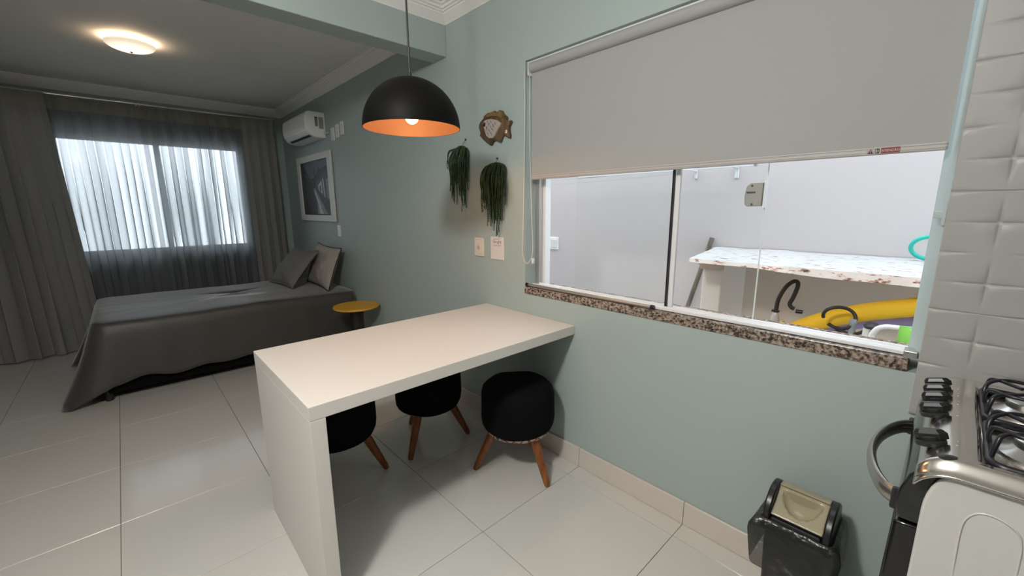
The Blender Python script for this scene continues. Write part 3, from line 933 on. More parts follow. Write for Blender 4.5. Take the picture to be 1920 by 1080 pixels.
dish_lamp('ceiling_lamp', 'round white glass ceiling lamp glowing over the bedroom', 4.37, 1.49, 0.150, (1.0, 0.84, 0.62), 3.0, 'warm')

dish_lamp('ceiling_lamp', 'round white glass ceiling lamp of the kitchen above the camera', 0.57, 2.24, 0.19, (1.0, 0.95, 0.88), 3.0, 'neutral')

# ================================================================== AIR CONDITIONER
ac = thing('air_conditioner', 'white split air conditioner high on the wall by the corner', 'air conditioner', (5.03, 0.0, 2.18))
AX0, AX1 = 4.64, 5.44
prof = [(0.0, 2.435), (0.150, 2.437), (0.178, 2.430), (0.192, 2.410), (0.198, 2.36), (0.198, 2.29), (0.190, 2.25), (0.160, 2.205), (0.120, 2.185), (0.05, 2.178), (0.0, 2.180)]
obj('body', MB().prism(prof, 'x', AX0, AX1), WPLASTIC, ac, smooth=35, bevel=0.006)
obj('front_panel', MB().prism([(0.196, 2.405), (0.203, 2.36), (0.203, 2.29), (0.196, 2.262), (0.19, 2.262), (0.19, 2.405)], 'x', AX0 + 0.012, AX1 - 0.012), WPLASTIC, ac, bevel=0.003)
obj('air_flap', MB().prism([(0.188, 2.246), (0.192, 2.240), (0.166, 2.207), (0.160, 2.210)], 'x', AX0 + 0.03, AX1 - 0.03), WPLASTIC, ac, bevel=0.001)
obj('outlet_slot', MB().prism([(0.158, 2.204), (0.161, 2.200), (0.136, 2.188), (0.132, 2.191)], 'x', AX0 + 0.05, AX1 - 0.10), BLACKPL, ac, label='dark air outlet slot')
sti = obj('rating_label', MB().box(AX0 - 0.0012, AX0 + 0.001, 0.075, 0.105, 2.29, 2.385), mat('label_grey', (0.17, 0.18, 0.17), 0.6), ac, label='dark rating label on the end')
obj('energy_label', MB().box(AX0 - 0.0012, AX0 + 0.001, 0.018, 0.066, 2.27, 2.385), mat('label_mid_grey', (0.27, 0.28, 0.26), 0.6), ac, label='grey energy label on the end')
b = MB(); b.box(AX0 - 0.002, AX0, 0.078, 0.102, 2.372, 2.380); obj('label_print', b, LBLK, sti)
obj('cable', MB().tube(bez((AX0, 0.02, 2.24), (AX0 - 0.06, 0.03, 2.20), (AX0 - 0.09, 0.03, 2.22), (AX0 - 0.11, 0.018, 2.22), 10), 0.006, 8), WPLASTIC, ac, smooth=60)


def outlet(name, label, x, z, w_, h_, m, cat='outlet', kind='socket', group=None):
    root = thing(name, label, cat, (x, 0, z), group)
    obj('cover_plate', MB().box(x - w_ / 2, x + w_ / 2, 0.0, 0.009, z - h_ / 2, z + h_ / 2), m, root, bevel=0.003)
    if kind == 'socket':
        obj('socket_face', MB().lathe([(0.0001, 0.0125), (0.018, 0.0125), (0.020, 0.008)], (x, 0, z), 20, 'y'), m, root, smooth=40)
        b_ = MB()
        for dz in (-0.008, 0, 0.008):
            b_.lathe([(0.0001, 0.0131), (0.0024, 0.0131), (0.0024, 0.0120)], (x, 0, z + dz), 8, 'y')
        obj('pin_hole', b_, DGREY, root)
    else:
        obj('rocker', MB().box(x - 0.013, x + 0.013, 0.008, 0.013, z - 0.026, z + 0.026), m, root, bevel=0.002)
        obj('rocker_gap', MB().box(x - 0.016, x + 0.016, 0.0085, 0.0094, z - 0.029, z + 0.029), GREYPL, root)
    return root


outlet('wall_outlet', 'white socket plate touching the cable of the air conditioner', 4.44, 2.195, 0.085, 0.125, WPLASTIC, group='socket plates by the air conditioner')
outlet('wall_outlet', 'white socket plate, middle of three beside the air conditioner', 4.315, 2.212, 0.080, 0.125, WPLASTIC, kind='rocker', group='socket plates by the air conditioner')
outlet('wall_outlet', 'white blank plate farthest from the air conditioner', 4.195, 2.222, 0.078, 0.125, WPLASTIC, kind='rocker', group='socket plates by the air conditioner')
outlet('wall_outlet', 'white outlet low on the wall under the picture corner', 4.485, 1.205, 0.075, 0.12, WPLASTIC)

# light switch near the window
sw = thing('light_switch', 'cream switch plate on the wall left of the printed card', 'switch', (2.061, 0, 1.187))
obj('cover_plate', MB().box(2.013, 2.109, 0, 0.010, 1.126, 1.248), CREAMPL, sw, bevel=0.004)
obj('inner_frame', MB().box(2.026, 2.098, 0.009, 0.0125, 1.150, 1.222), CREAMPL, sw, bevel=0.0015)
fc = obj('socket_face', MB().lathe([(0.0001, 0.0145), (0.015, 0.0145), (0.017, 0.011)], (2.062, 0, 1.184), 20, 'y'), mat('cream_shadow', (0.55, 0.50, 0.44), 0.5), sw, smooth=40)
b = MB()
for dz in (-0.008, 0.008):
    b.lathe([(0.0001, 0.0152), (0.0028, 0.0152), (0.0028, 0.0140)], (2.062, 0, 1.184 + dz), 8, 'y')
obj('pin_hole', b, GREYPL, fc)
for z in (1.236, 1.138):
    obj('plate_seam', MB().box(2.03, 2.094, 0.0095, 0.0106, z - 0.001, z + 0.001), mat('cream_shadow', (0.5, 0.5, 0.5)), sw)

# printed card
cd = thing('printed_card', 'white printed review card on the wall right of the switch', 'card', (1.883, 0, 1.19))
CARDW = mat('card_white', (0.74, 0.70, 0.67), 0.35, var=0.01)
obj('card', MB().box(1.820, 1.944, 0.0, 0.006, 1.118, 1.262), CARDW, cd, bevel=0.0015)
cols = [(0.05, 0.12, 0.42), (0.42, 0.05, 0.04), (0.50, 0.30, 0.03), (0.05, 0.12, 0.42), (0.05, 0.25, 0.07), (0.42, 0.05, 0.04)]
adv = [0.0, 0.0185, 0.0325, 0.046, 0.0605, 0.068]
for k, ch in enumerate('Google'):
    lettering('lettering', ch, 0.027, (1.922 - adv[k], 0.0064, 1.231), EX, EZ, mat('print_col_%d' % [0, 1, 2, 0, 3, 1][k], cols[k], 0.6), cd, align='LEFT')
obj('caption_line', MB().box(1.914, 1.866, 0.006, 0.0064, 1.2465, 1.2495), mat('print_purple', (0.30, 0.24, 0.38), 0.6), cd)
for k in range(5):
    cx_, cz_ = 1.912 - 0.015 * k, 1.208
    pts = [(cx_ + (0.006 if i % 2 == 0 else 0.0026) * math.sin(i * PI / 5), cz_ + (0.006 if i % 2 == 0 else 0.0026) * math.cos(i * PI / 5)) for i in range(10)]
    obj('star', MB().prism(pts, 'y', 0.0058, 0.0064), mat('print_amber', (0.42, 0.25, 0.10), 0.6), cd)

# ================================================================== PICTURE
pc = thing('framed_picture', 'black and white street scene in a white frame under the air conditioner', 'picture', (5.08, 0, 1.30))
QX0, QX1, QZ0, QZ1 = 4.524, 5.640, 1.300, 2.050
b = MB()
fw = 0.07
for x0, x1, z0, z1 in ((QX0, QX1, QZ0, QZ0 + fw), (QX0, QX1, QZ1 - fw, QZ1), (QX0, QX0 + fw + 0.025, QZ0 + fw, QZ1 - fw), (QX1 - fw - 0.025, QX1, QZ0 + fw, QZ1 - fw)):
    b.box(x0, x1, 0.004, 0.028, z0, z1)
obj('picture_frame', b, mat('white_frame', (0.72, 0.72, 0.70), 0.5, var=0.01), pc, bevel=0.002, seg=1)
obj('backing', MB().box(QX0 + 0.004, QX1 - 0.004, 0.0, 0.006, QZ0 + 0.004, QZ1 - 0.004), BLACKPL, pc)
PG = [mat('print_grey_%d' % i, (v, v, v * 1.02), 0.5, var=0.5, vscale=14) for i, v in enumerate((0.006, 0.018, 0.05, 0.20, 0.48))]
SKY = mat('print_sky', (0.085, 0.10, 0.125), 0.5, var=0.5, vscale=7)
px0, px1, pz0, pz1 = QX0 + 0.095, QX1 - 0.095, QZ0 + 0.07, QZ1 - 0.07
pr_ = obj('print', MB().box(px0, px1, 0.008, 0.012, pz0, pz1), PG[0], pc, label='dark photograph of a cobbled village street')


def pp(u, v):   # picture coordinates: u from the left of the viewer, v from the top
    return (px1 + (px0 - px1) * u, pz1 + (pz0 - pz1) * v)


def patch(name, pts, m, d):
    obj(name, MB().prism([pp(*p) for p in pts], 'y', 0.0122, 0.0122 + d), m, pr_)


patch('sky_area', [(0.10, 0.0), (0.72, 0.0), (0.62, 0.20), (0.50, 0.30), (0.36, 0.32), (0.2, 0.18)], SKY, 0.0004)
patch('sky_area', [(0.60, 0.02), (0.98, 0.0), (0.98, 0.12), (0.7, 0.16)], SKY, 0.0003)
patch('house_row', [(0.0, 0.18), (0.2, 0.25), (0.42, 0.38), (0.44, 0.55), (0.2, 0.8), (0.0, 0.95)], PG[1], 0.0006)
patch('house_row', [(0.5, 0.38), (0.72, 0.25), (0.98, 0.18), (0.98, 0.75), (0.78, 0.66), (0.52, 0.50)], PG[2], 0.0006)
patch('white_wall', [(0.60, 0.46), (0.74, 0.36), (0.74, 0.62), (0.62, 0.54)], PG[4], 0.0009)
patch('white_wall', [(0.77, 0.34), (0.80, 0.33), (0.82, 0.68), (0.79, 0.66)], PG[4], 0.0009)
patch('white_wall', [(0.88, 0.36), (0.97, 0.33), (0.97, 0.70), (0.90, 0.70)], PG[3], 0.0009)
patch('doorway', [(0.655, 0.48), (0.70, 0.45), (0.70, 0.58), (0.66, 0.555)], PG[0], 0.0012)
patch('street', [(0.42, 0.50), (0.50, 0.50), (0.66, 0.72), (0.86, 0.98), (0.52, 0.98), (0.52, 0.75)], PG[3], 0.0008)
patch('street', [(0.45, 0.55), (0.49, 0.55), (0.62, 0.76), (0.72, 0.98), (0.60, 0.98), (0.55, 0.75)], PG[4], 0.0010)
patch('tower', [(0.485, 0.14), (0.51, 0.12), (0.53, 0.15), (0.525, 0.36), (0.48, 0.37)], PG[1], 0.0009)
patch('roof_line', [(0.16, 0.20), (0.46, 0.37), (0.46, 0.41), (0.16, 0.27)], PG[2], 0.0010)
patch('roof_line', [(0.50, 0.36), (0.74, 0.22), (0.98, 0.14), (0.98, 0.19), (0.74, 0.28), (0.50, 0.41)], PG[1], 0.0010)

# ================================================================== FISH ON THE WALL
FISH = [(2.028, 1.93), (2.023, 1.95), (2.01, 1.963), (1.981, 1.978), (1.971, 1.994), (1.942, 2.004), (1.91, 2.003), (1.878, 2.007), (1.861, 1.992), (1.834, 2.003), (1.813, 1.997), (1.8, 1.978),
        (1.775, 1.961), (1.77, 1.952), (1.775, 1.938), (1.758, 1.933), (1.737, 1.934), (1.732, 1.923), (1.752, 1.899), (1.752, 1.877), (1.744, 1.852), (1.748, 1.836), (1.776, 1.85), (1.802, 1.861),
        (1.817, 1.841), (1.828, 1.822), (1.85, 1.831), (1.864, 1.838), (1.891, 1.838), (1.914, 1.815), (1.947, 1.83), (1.984, 1.855), (2.02, 1.882), (2.012, 1.899)]
FACE = [(1.976, 1.946), (1.954, 1.961), (1.922, 1.963), (1.89, 1.96), (1.841, 1.946), (1.809, 1.926), (1.815, 1.913), (1.842, 1.889), (1.865, 1.864), (1.883, 1.851), (1.915, 1.854), (1.943, 1.874), (1.956, 1.907)]
fi = thing('wooden_fish', 'carved brown fish ornament with a pale painted body on the wall', 'ornament', (1.89, 0, 1.91))
FW = wood('carved_brown_wood', '#3f3022', '#6b5439', 0.6, 25)
FW2 = wood('carved_light_wood', '#5c442c', '#84663f', 0.6, 25)
obj('body', MB().prism(FISH, 'y', 0.001, 0.020), FW, fi, bevel=0.004)
obj('dorsal_fin', MB().prism([(1.975, 1.985), (1.94, 1.999), (1.91, 1.998), (1.878, 2.002), (1.861, 1.987), (1.834, 1.998), (1.815, 1.992), (1.803, 1.975), (1.81, 1.95), (1.84, 1.968), (1.9, 1.978), (1.95, 1.975)], 'y', 0.012, 0.026), FW2, fi, bevel=0.002)
obj('tail', MB().prism([(1.800, 1.955), (1.779, 1.945), (1.760, 1.930), (1.737, 1.931), (1.755, 1.899), (1.755, 1.876), (1.748, 1.840), (1.776, 1.855), (1.80, 1.885), (1.815, 1.905)], 'y', 0.012, 0.024), FW2, fi, bevel=0.002)
fp = obj('face_plate', MB().prism(FACE, 'y', 0.018, 0.032), mat('pale_painted_wood', (0.42, 0.37, 0.33), 0.6, var=0.15, vscale=60), fi, bevel=0.002, label='pale painted body panel')
obj('eye', MB().lathe([(0.0001, 0.037), (0.010, 0.036), (0.014, 0.031)], (1.957, 0, 1.938), 18, 'y'), mat('dark_red_eye', (0.06, 0.008, 0.006), 0.4), fi, smooth=40)
b = MB()
for (x0, z0, x1, z1) in ((1.925, 1.955, 1.915, 1.925), (1.90, 1.952, 1.885, 1.935), (1.905, 1.94, 1.92, 1.92), (1.94, 1.925, 1.925, 1.90), (1.93, 1.92, 1.945, 1.895), (1.90, 1.925, 1.885, 1.90), (1.88, 1.93, 1.865, 1.915),
                         (1.915, 1.905, 1.90, 1.875), (1.93, 1.89, 1.915, 1.865), (1.885, 1.905, 1.87, 1.89), (1.895, 1.885, 1.885, 1.862), (1.86, 1.935, 1.845, 1.92), (1.87, 1.91, 1.88, 1.925)):
    d = Vector((x1 - x0, 0, z1 - z0)); nrm = Vector((-d.z, 0, d.x)).normalized() * 0.0022
    a0, a1 = Vector((x0, 0.033, z0)), Vector((x1, 0.033, z1))
    b.add([a0 + nrm, a1 + nrm * 0.3, a1 - nrm * 0.3, a0 - nrm], [(0, 1, 2, 3)])
obj('brush_mark', b, LBLK, fp)
obj('ring', MB().lathe([(0.006, 0.024), (0.010, 0.027), (0.006, 0.030)], (1.767, 0, 1.873), 14, 'y'), mat('shell_white', (0.85, 0.82, 0.76), 0.3), fi, smooth=60)


# ================================================================== HANGING PLANTS
def hanging(label, x0, x1, ztop, zhook, xh, lens, seed):
    """strings of small leaves falling from a bunch on a hook"""
    root = thing('hanging_plant', label, 'plant', ((x0 + x1) / 2, 0.0, ztop), 'hanging string plants')
    rnd = random.Random(seed)
    obj('hook', MB().lathe([(0.0001, 0.010), (0.006, 0.008), (0.006, 0.0)], (xh, 0, zhook), 10, 'y'), DGREY, root, smooth=40)
    xm = (x0 + x1) / 2
    obj('hanger', MB().tube([(xh, 0.006, zhook), ((xh + xm) / 2, 0.01, (zhook + ztop) / 2 + 0.004), (xm, 0.02, ztop - 0.005)], 0.0014, 6), WIRE, root)
    fol = MB(); low = MB()
    n = 64
    for k in range(n):
        s = (k + 0.5) / n + rnd.uniform(-0.03, 0.03); s = min(1, max(0, s))
        xt = x1 + (x0 - x1) * s
        i = s * (len(lens) - 1); j = min(int(i), len(lens) - 2); ln = lens[j] * (1 - i + j) + lens[j + 1] * (i - j)
        ln *= rnd.uniform(0.55, 1.04)
        yd = rnd.uniform(0.014, 0.065)
        arch = 0.03 * math.sin(PI * s)
        xs0 = xm + (xt - xm) * 0.45
        m_ = max(8, int(ln / 0.007))
        pts = []; rad = []
        ph = rnd.uniform(0, 6)
        for q in range(m_ + 1):
            t = q / m_
            up = min(1, t * ln / 0.05)
            x = xs0 + (xt - xs0) * math.sin(up * PI / 2) + 0.004 * math.sin(t * 7 + ph)
            y = 0.012 + (yd - 0.006) * math.sin(min(1, t * 3) * PI / 2) + 0.003 * math.sin(t * 9 + ph)
            z = ztop + arch * 0.4 - ln * t + 0.012 * math.sin(up * PI) * 1.0
            pts.append((x, max(0.008, y), z)); rad.append((0.0055 if q % 2 else 0.0036) * (1 - 0.45 * t))
        fol.tube(pts, rad, 5)
    f = obj('foliage', fol, GREENST, root, smooth=80); f['kind'] = 'stuff'
    obj('bead', MB().lathe([(0.0001, -0.006), (0.005, -0.003), (0.005, 0.003), (0.0001, 0.006)], (x0 - 0.018, 0.074, ztop - 0.030), 10), mat('pale_bead', (0.5, 0.5, 0.48), 0.3), root, smooth=60)
    return root


hanging('dark green string plant hung left, below the pendant lamp rim', 2.318, 2.135, 1.830, 1.880, 2.185, (0.24, 0.40, 0.42, 0.26, 0.24, 0.40, 0.36, 0.22), 11)
hanging('dark green string plant hung right, above the printed card', 1.975, 1.775, 1.698, 1.735, 1.872, (0.22, 0.33, 0.44, 0.40, 0.42, 0.36, 0.32, 0.22), 12)

# ================================================================== STOVE
SV = thing('stove', 'white sided gas stove with steel cooktop and black oven front', 'stove', (-0.40, 0.38, 0.0))
SY0, SY1 = 0.095, 0.668          # far and near side
SXF, SXB = -0.112, -0.72         # front and back of the sides
# side panels with a rounded upper front corner
def side_poly():
    pts = [(SXB, 0.06), (SXF - 0.003, 0.06), (SXF, 0.40), (SXF, 0.860)]
    for a in lsp(0, PI / 2, 9):
        pts.append((SXF - 0.046 + 0.046 * math.cos(a), 0.865 + 0.092 * math.sin(a)))
    pts.append((SXB, 0.957))
    return pts
for y0, y1 in ((SY0, SY0 + 0.012), (SY1 - 0.012, SY1)):
    sd = obj('side_panel', MB().prism(side_poly(), 'y', y0, y1), ENAMEL, SV, bevel=0.004, seg=2, smooth=35)
# pressed relief line on the near side
path = spline([(-0.176, 0.10, 0), (-0.172, 0.50, 0), (-0.168, 0.76, 0), (-0.1665, 0.845, 0), (-0.170, 0.878, 0), (-0.183, 0.897, 0), (-0.203, 0.900, 0), (-0.225, 0.890, 0), (-0.236, 0.868, 0), (-0.2385, 0.80, 0), (-0.241, 0.50, 0), (-0.243, 0.10, 0)], 6)
obj('pressed_line', MB().tube([(p.x, SY1 - 0.0006, p.y) for p in path], 0.0022, 6), ENAMEL, sd, smooth=60)
obj('carcass', MB().box(SXB, SXF - 0.012, SY0 + 0.012, SY1 - 0.012, 0.05, 0.925), DGREY, SV)
for x in (SXF - 0.05, SXB + 0.05):
    for y in (SY0 + 0.05, SY1 - 0.05):
        obj('leg', MB().tube([(x, y, 0.0), (x, y, 0.055)], 0.016, 12), BLACKPL, SV, smooth=40)
# oven door, drawer, fascia
door = obj('oven_door', MB().prism([(SXF - 0.010, 0.19), (SXF + 0.030, 0.19), (SXF + 0.040, 0.50), (SXF + 0.034, 0.812), (SXF - 0.010, 0.816)], 'y', SY0 + 0.012, SY1 - 0.016), BLKGLASS, SV, bevel=0.005, smooth=30, label='black glass oven door')
obj('oven_window', MB().prism([(SXF + 0.036, 0.30), (SXF + 0.0405, 0.30), (SXF + 0.042, 0.50), (SXF + 0.039, 0.68), (SXF + 0.034, 0.68)], 'y', SY0 + 0.09, SY1 - 0.09), BLKGLASS, door, bevel=0.002)
obj('drawer', MB().prism([(SXF - 0.010, 0.065), (SXF + 0.026, 0.065), (SXF + 0.029, 0.182), (SXF - 0.010, 0.182)], 'y', SY0 + 0.012, SY1 - 0.016), BLKGLASS, SV, bevel=0.004)
obj('fascia', MB().prism([(SXF - 0.012, 0.822), (SXF + 0.030, 0.822), (SXF + 0.036, 0.850), (SXF + 0.034, 0.885), (SXF + 0.024, 0.922), (SXF + 0.008, 0.942), (SXF - 0.03, 0.946)], 'y', SY0 + 0.010, SY1 - 0.012),
    mat('dark_grey_glass_fascia', (0.014, 0.015, 0.015), 0.12), SV, smooth=45, bevel=0.004, label='dark glossy front strip under the knobs')
# handle: flat bowed bar
hp = []
HZ = 0.812
n = 26
bq = MB()
for i in range(n + 1):
    t = i / n; y = 0.125 + 0.435 * t
    x = SXF + 0.034 + 0.066 * math.sin(PI * t) ** 0.55
    hp.append((x, y))
for i in range(n + 1):
    a = hp[max(0, i - 1)]; c = hp[min(n, i + 1)]
    tx, ty = c[0] - a[0], c[1] - a[1]; ll = math.hypot(tx, ty); nx, ny = ty / ll, -tx / ll
    x, y = hp[i]
    ring = []
    for k in range(12):
        an = 2 * PI * k / 12
        ring.append((x + nx * 0.0095 * math.cos(an), y + ny * 0.0095 * math.cos(an), HZ + 0.0205 * math.sin(an)))
    bq.v += ring
for i in range(n):
    for k in range(12):
        bq.f.append((i * 12 + k, i * 12 + (k + 1) % 12, (i + 1) * 12 + (k + 1) % 12, (i + 1) * 12 + k)); bq.mi.append(0)
bq.f += [tuple(range(12)), tuple(n * 12 + k for k in range(11, -1, -1))]; bq.mi += [0, 0]
dh = obj('door_handle', bq, STEEL, SV, smooth=60, label='bowed steel oven handle')
for y in (0.123, 0.562):
    obj('handle_end', MB().box(SXF + 0.020, SXF + 0.046, y - 0.008, y + 0.008, HZ - 0.025, HZ + 0.024), BLACKPL, dh, bevel=0.004)


# cooktop: one pressed steel sheet
def sstep(t):
    t = min(1, max(0, t)); return t * t * (3 - 2 * t)


def top_pt(s, y):
    """s runs front to back; the front rolls down over the fascia, both ends roll down, a tray is sunk in the middle"""
    if s < 0:      # rolled front edge, s in -1..0
        a = -s * 1.15
        x = -0.150 + 0.050 * math.sin(a) + 0.008 * a; z = 0.978 - 0.034 * (1 - math.cos(a)) - 0.012 * a * a
    else:
        x = -0.150 - (SXB + 0.150) * -s; z = 0.978
        x = -0.150 + (SXB + 0.150) * s
        # sunk tray
        k = sstep((-0.172 - x) / 0.010) * sstep((x + 0.70) / 0.010) * sstep((y - 0.150) / 0.010) * sstep((0.634 - y) / 0.010)
        z -= 0.013 * k
    e = max(0, (y - (SY1 - 0.028)) / 0.040, ((SY0 + 0.030) - y) / 0.035)
    if e > 0:
        # beaded end roll
        z -= 0.026 * e ** 1.6 - 0.0045 * math.sin(min(1, e) * PI) * (1 if e < 1 else 0) * math.sin(e * 6)
    return (x, y, z)


ss = lsp(-1, 0, 12) + sorted(set([0.02, 0.036, 0.0395, 0.043, 0.0465, 0.05, 0.0535, 0.057] + lsp(0.08, 0.93, 14) + [0.945, 0.952, 0.958, 0.965, 0.98, 1.0]))
yy = sorted(set(lsp(SY0 - 0.004, SY0 + 0.030, 8) + [0.146, 0.150, 0.1525, 0.155, 0.1575, 0.160, 0.164] + lsp(0.18, 0.60, 13) + [0.620, 0.624, 0.6265, 0.629, 0.6315, 0.634, 0.638] + lsp(SY1 - 0.027, SY1 + 0.012, 14)))
bb = MB().grid(top_pt, ss, yy)
ck = obj('cooktop', bb, CHROME, SV, smooth=60, solid=0.003, label='polished steel cooktop')
b = MB()
rim = [(-0.178, 0.078), (-0.178, 0.330), (-0.40, 0.334), (-0.69, 0.334), (-0.69, 0.078)]


def rrpath(x0, x1, y0, y1, r, z, n=5):
    out = []
    for cx_, cy_, a0 in ((x1 - r, y1 - r, 0), (x0 + r, y1 - r, PI / 2), (x0 + r, y0 + r, PI), (x1 - r, y0 + r, 1.5 * PI)):
        for i in range(n + 1):
            a = a0 + PI / 2 * i / n; out.append((cx_ + r * math.cos(a), cy_ + r * math.sin(a), z))
    return out


# burners
BRN = [(-0.258, 0.272), (-0.258, 0.512), (-0.555, 0.272), (-0.555, 0.512)]
for x, y in BRN:
    br = obj('burner', MB().lathe([(0.062, 0.945), (0.060, 0.952), (0.046, 0.960), (0.040, 0.966), (0.040, 0.976), (0.0001, 0.976)], (x, y, 0), 32), STEEL, SV, smooth=35, label='silver gas burner')
    br.location.z = 0.020
    obj('burner_cap', MB().lathe([(0.041, 0.976), (0.041, 0.981), (0.034, 0.985), (0.0001, 0.986)], (x, y, 0), 28), CASTIRON if x < -0.4 else mat('silver_cap', (0.62, 0.62, 0.60), 0.3, metal=0.9), br, smooth=35)
# wire pan supports: one per pair of burners, front to back
for yc in (0.272, 0.512):
    b = MB()
    y0, y1 = yc - 0.113, yc + 0.113
    b.tube(rrpath(-0.688, -0.186, y0, y1, 0.022, 0.957), 0.0066, 8, closed=True)
    gr = obj('pan_support', b, CASTIRON, SV, smooth=60, label='black wire pan support')
    gr.location.z = 0.020
    for bx_ in (-0.262, -0.555):
        for ang in (45, 135, 225, 315):
            a = math.radians(ang); ca, sa = math.cos(a), math.sin(a)
            obj('support_finger', MB().tube(spline([(bx_ + 0.105 * ca, yc + 0.112 * sa * 1.02, 0.957), (bx_ + 0.100 * ca, yc + 0.110 * sa, 0.985), (bx_ + 0.088 * ca, yc + 0.092 * sa, 1.001), (bx_ + 0.03 * ca, yc + 0.03 * sa, 1.002)], 6), 0.0041, 8), CASTIRON, gr, smooth=60)
    # looped wire over the front and back
    for bx_, sg in ((-0.196, 1), (-0.665, -1)):
        for q in (-1, 1):
            obj('support_loop', MB().tube(spline([(bx_ + 0.008 * sg, yc + q * 0.012, 0.957), (bx_ + 0.012 * sg, yc + q * 0.016, 0.980), (bx_ + 0.006 * sg, yc + q * 0.030, 0.999), (bx_ - 0.020 * sg, yc + q * 0.062, 1.004), (bx_ - 0.062 * sg, yc + q * 0.070, 1.002),
                                         (bx_ - 0.080 * sg, yc + q * 0.095, 0.990), (bx_ - 0.082 * sg, yc + q * 0.118, 0.958)], 6), 0.0041, 8), CASTIRON, gr, smooth=60)
# knobs
for i, y in enumerate((0.575, 0.405, 0.325, 0.262, 0.205)):
    kx, kz = -0.1080, 0.9690
    ax = Vector((0.30, 0, 0.95)).normalized(); e1 = Vector((0.95, 0, -0.30)).normalized(); e2 = Vector((0, 1, 0))
    C0 = Vector((kx, y, kz))
    def kp(u, v, h):
        return C0 + e1 * u + e2 * v + ax * h
    n = 24
    bq = MB(); vs = []
    for r, h in ((0.0245, -0.004), (0.0245, 0.003), (0.022, 0.005), (0.0165, 0.006), (0.0155, 0.012), (0.0001, 0.014)):
        vs += [kp(r * math.cos(2 * PI * k / n), r * math.sin(2 * PI * k / n), h) for k in range(n)]
    bq.add(vs, [(j * n + k, j * n + (k + 1) % n, (j + 1) * n + (k + 1) % n, (j + 1) * n + k) for j in range(5) for k in range(n)])
    kn = obj('knob', bq, BLACKPL, SV, smooth=40, label='black control knob')
    # lozenge shaped grip
    pl = [(-0.029, 0.0), (-0.016, 0.009), (0.015, 0.009), (0.022, 0.006), (0.022, -0.006), (0.015, -0.009), (-0.016, -0.009)]
    bq = MB(); m_ = len(pl)
    bq.add([kp(u, v, 0.006) for u, v in pl] + [kp(u, v, 0.018) for u, v in pl] + [kp(u * 0.75, v * 0.6, 0.026) for u, v in pl],
           [tuple(range(m_))] + [(k, (k + 1) % m_, (k + 1) % m_ + m_, k + m_) for k in range(m_)] + [(k + m_, (k + 1) % m_ + m_, (k + 1) % m_ + 2 * m_, k + 2 * m_) for k in range(m_)] + [tuple(2 * m_ + k for k in range(m_))])
    obj('knob_grip', bq, BLACKPL, kn, bevel=0.0015)
    b = MB()
    for dx, dy in ((-0.036, 0.010), (-0.040, 0.0), (-0.038, -0.012)):
        b.lathe([(0.0001, 0.9793), (0.0018, 0.9793), (0.0018, 0.977)], (kx + dx, y + dy, 0), 8)
    obj('knob_mark', b, LWHT, ck)
# oval badge on the near end of the front
def on_top(x, y):
    lo, hi = -1.0, 0.0
    if x <= -0.150:
        return top_pt((x + 0.150) / (SXB + 0.150), y)[2]
    for _ in range(30):
        mid = (lo + hi) / 2
        if top_pt(mid, y)[0] > x:
            lo = mid
        else:
            hi = mid
    return top_pt(lo, y)[2]


bq = MB(); BGX, BGY = -0.133, 0.648
vs = [(BGX + 0.0125 * math.cos(2 * PI * k / 28), BGY + 0.0085 * math.sin(2 * PI * k / 28)) for k in range(28)]
bq.add([(x, y, on_top(x, y) - 0.001) for x, y in vs] + [(x, y, on_top(x, y) + 0.0028) for x, y in vs] + [(BGX, BGY, on_top(BGX, BGY) + 0.0032)],
       [(k, (k + 1) % 28, (k + 1) % 28 + 28, k + 28) for k in range(28)] + [(k + 28, (k + 1) % 28 + 28, 56) for k in range(28)])
obj('badge', bq, BLACKPL, SV, label='small dark oval badge')

for ch_ in [SV]:
    ch_.location.x -= 0.006

# ================================================================== BIN
bn = thing('bin', 'small black swing top bin with a beige lid beside the stove', 'bin', (0.14, 0.165, 0.0))


def rbox(x0, x1, y0, y1, r, z, n=5):
    return rrpath(x0, x1, y0, y1, r, z, n)


def loft(rings, cap0=True, cap1=False):
    m_ = len(rings[0]); bq = MB()
    bq.add([p for g in rings for p in g], [(j * m_ + k, j * m_ + (k + 1) % m_, (j + 1) * m_ + (k + 1) % m_, (j + 1) * m_ + k) for j in range(len(rings) - 1) for k in range(m_)]
           + ([tuple(range(m_))] if cap0 else []) + ([tuple((len(rings) - 1) * m_ + k for k in range(m_))] if cap1 else []))
    return bq


DX, DY = 0.138, 0.160
def rr2(hx, hy, r, z):
    return rbox(DX - hx * 1.08, DX + hx * 1.08, DY - hy, DY + hy, r, z)
obj('bucket', loft([rr2(0.070, 0.078, 0.02, 0.0), rr2(0.082, 0.092, 0.02, 0.375)]), BLACKPL, bn, smooth=40)
obj('rim', loft([rr2(0.084, 0.094, 0.02, 0.355), rr2(0.093, 0.102, 0.022, 0.362), rr2(0.093, 0.102, 0.022, 0.392), rr2(0.086, 0.096, 0.02, 0.400), rr2(0.078, 0.088, 0.02, 0.400)], False), BLACKPL, bn, smooth=40)
# hood: two cheeks with the flap between them
for sx in (-1, 1):
    ch = [(DY - 0.094, 0.395), (DY + 0.094, 0.395)] + [(DY + 0.094 * math.cos(a), 0.402 + 0.088 * math.sin(a)) for a in lsp(0.05, PI - 0.05, 14)]
    x0 = DX + sx * 0.072; x1 = DX + sx * 0.094
    obj('hood_cheek', MB().prism(ch, 'x', x0, x1), BLACKPL, bn, bevel=0.005, smooth=40)
obj('hood_front', MB().box(DX - 0.07, DX + 0.07, DY + 0.072, DY + 0.097, 0.385, 0.412), BLACKPL, bn, bevel=0.006)
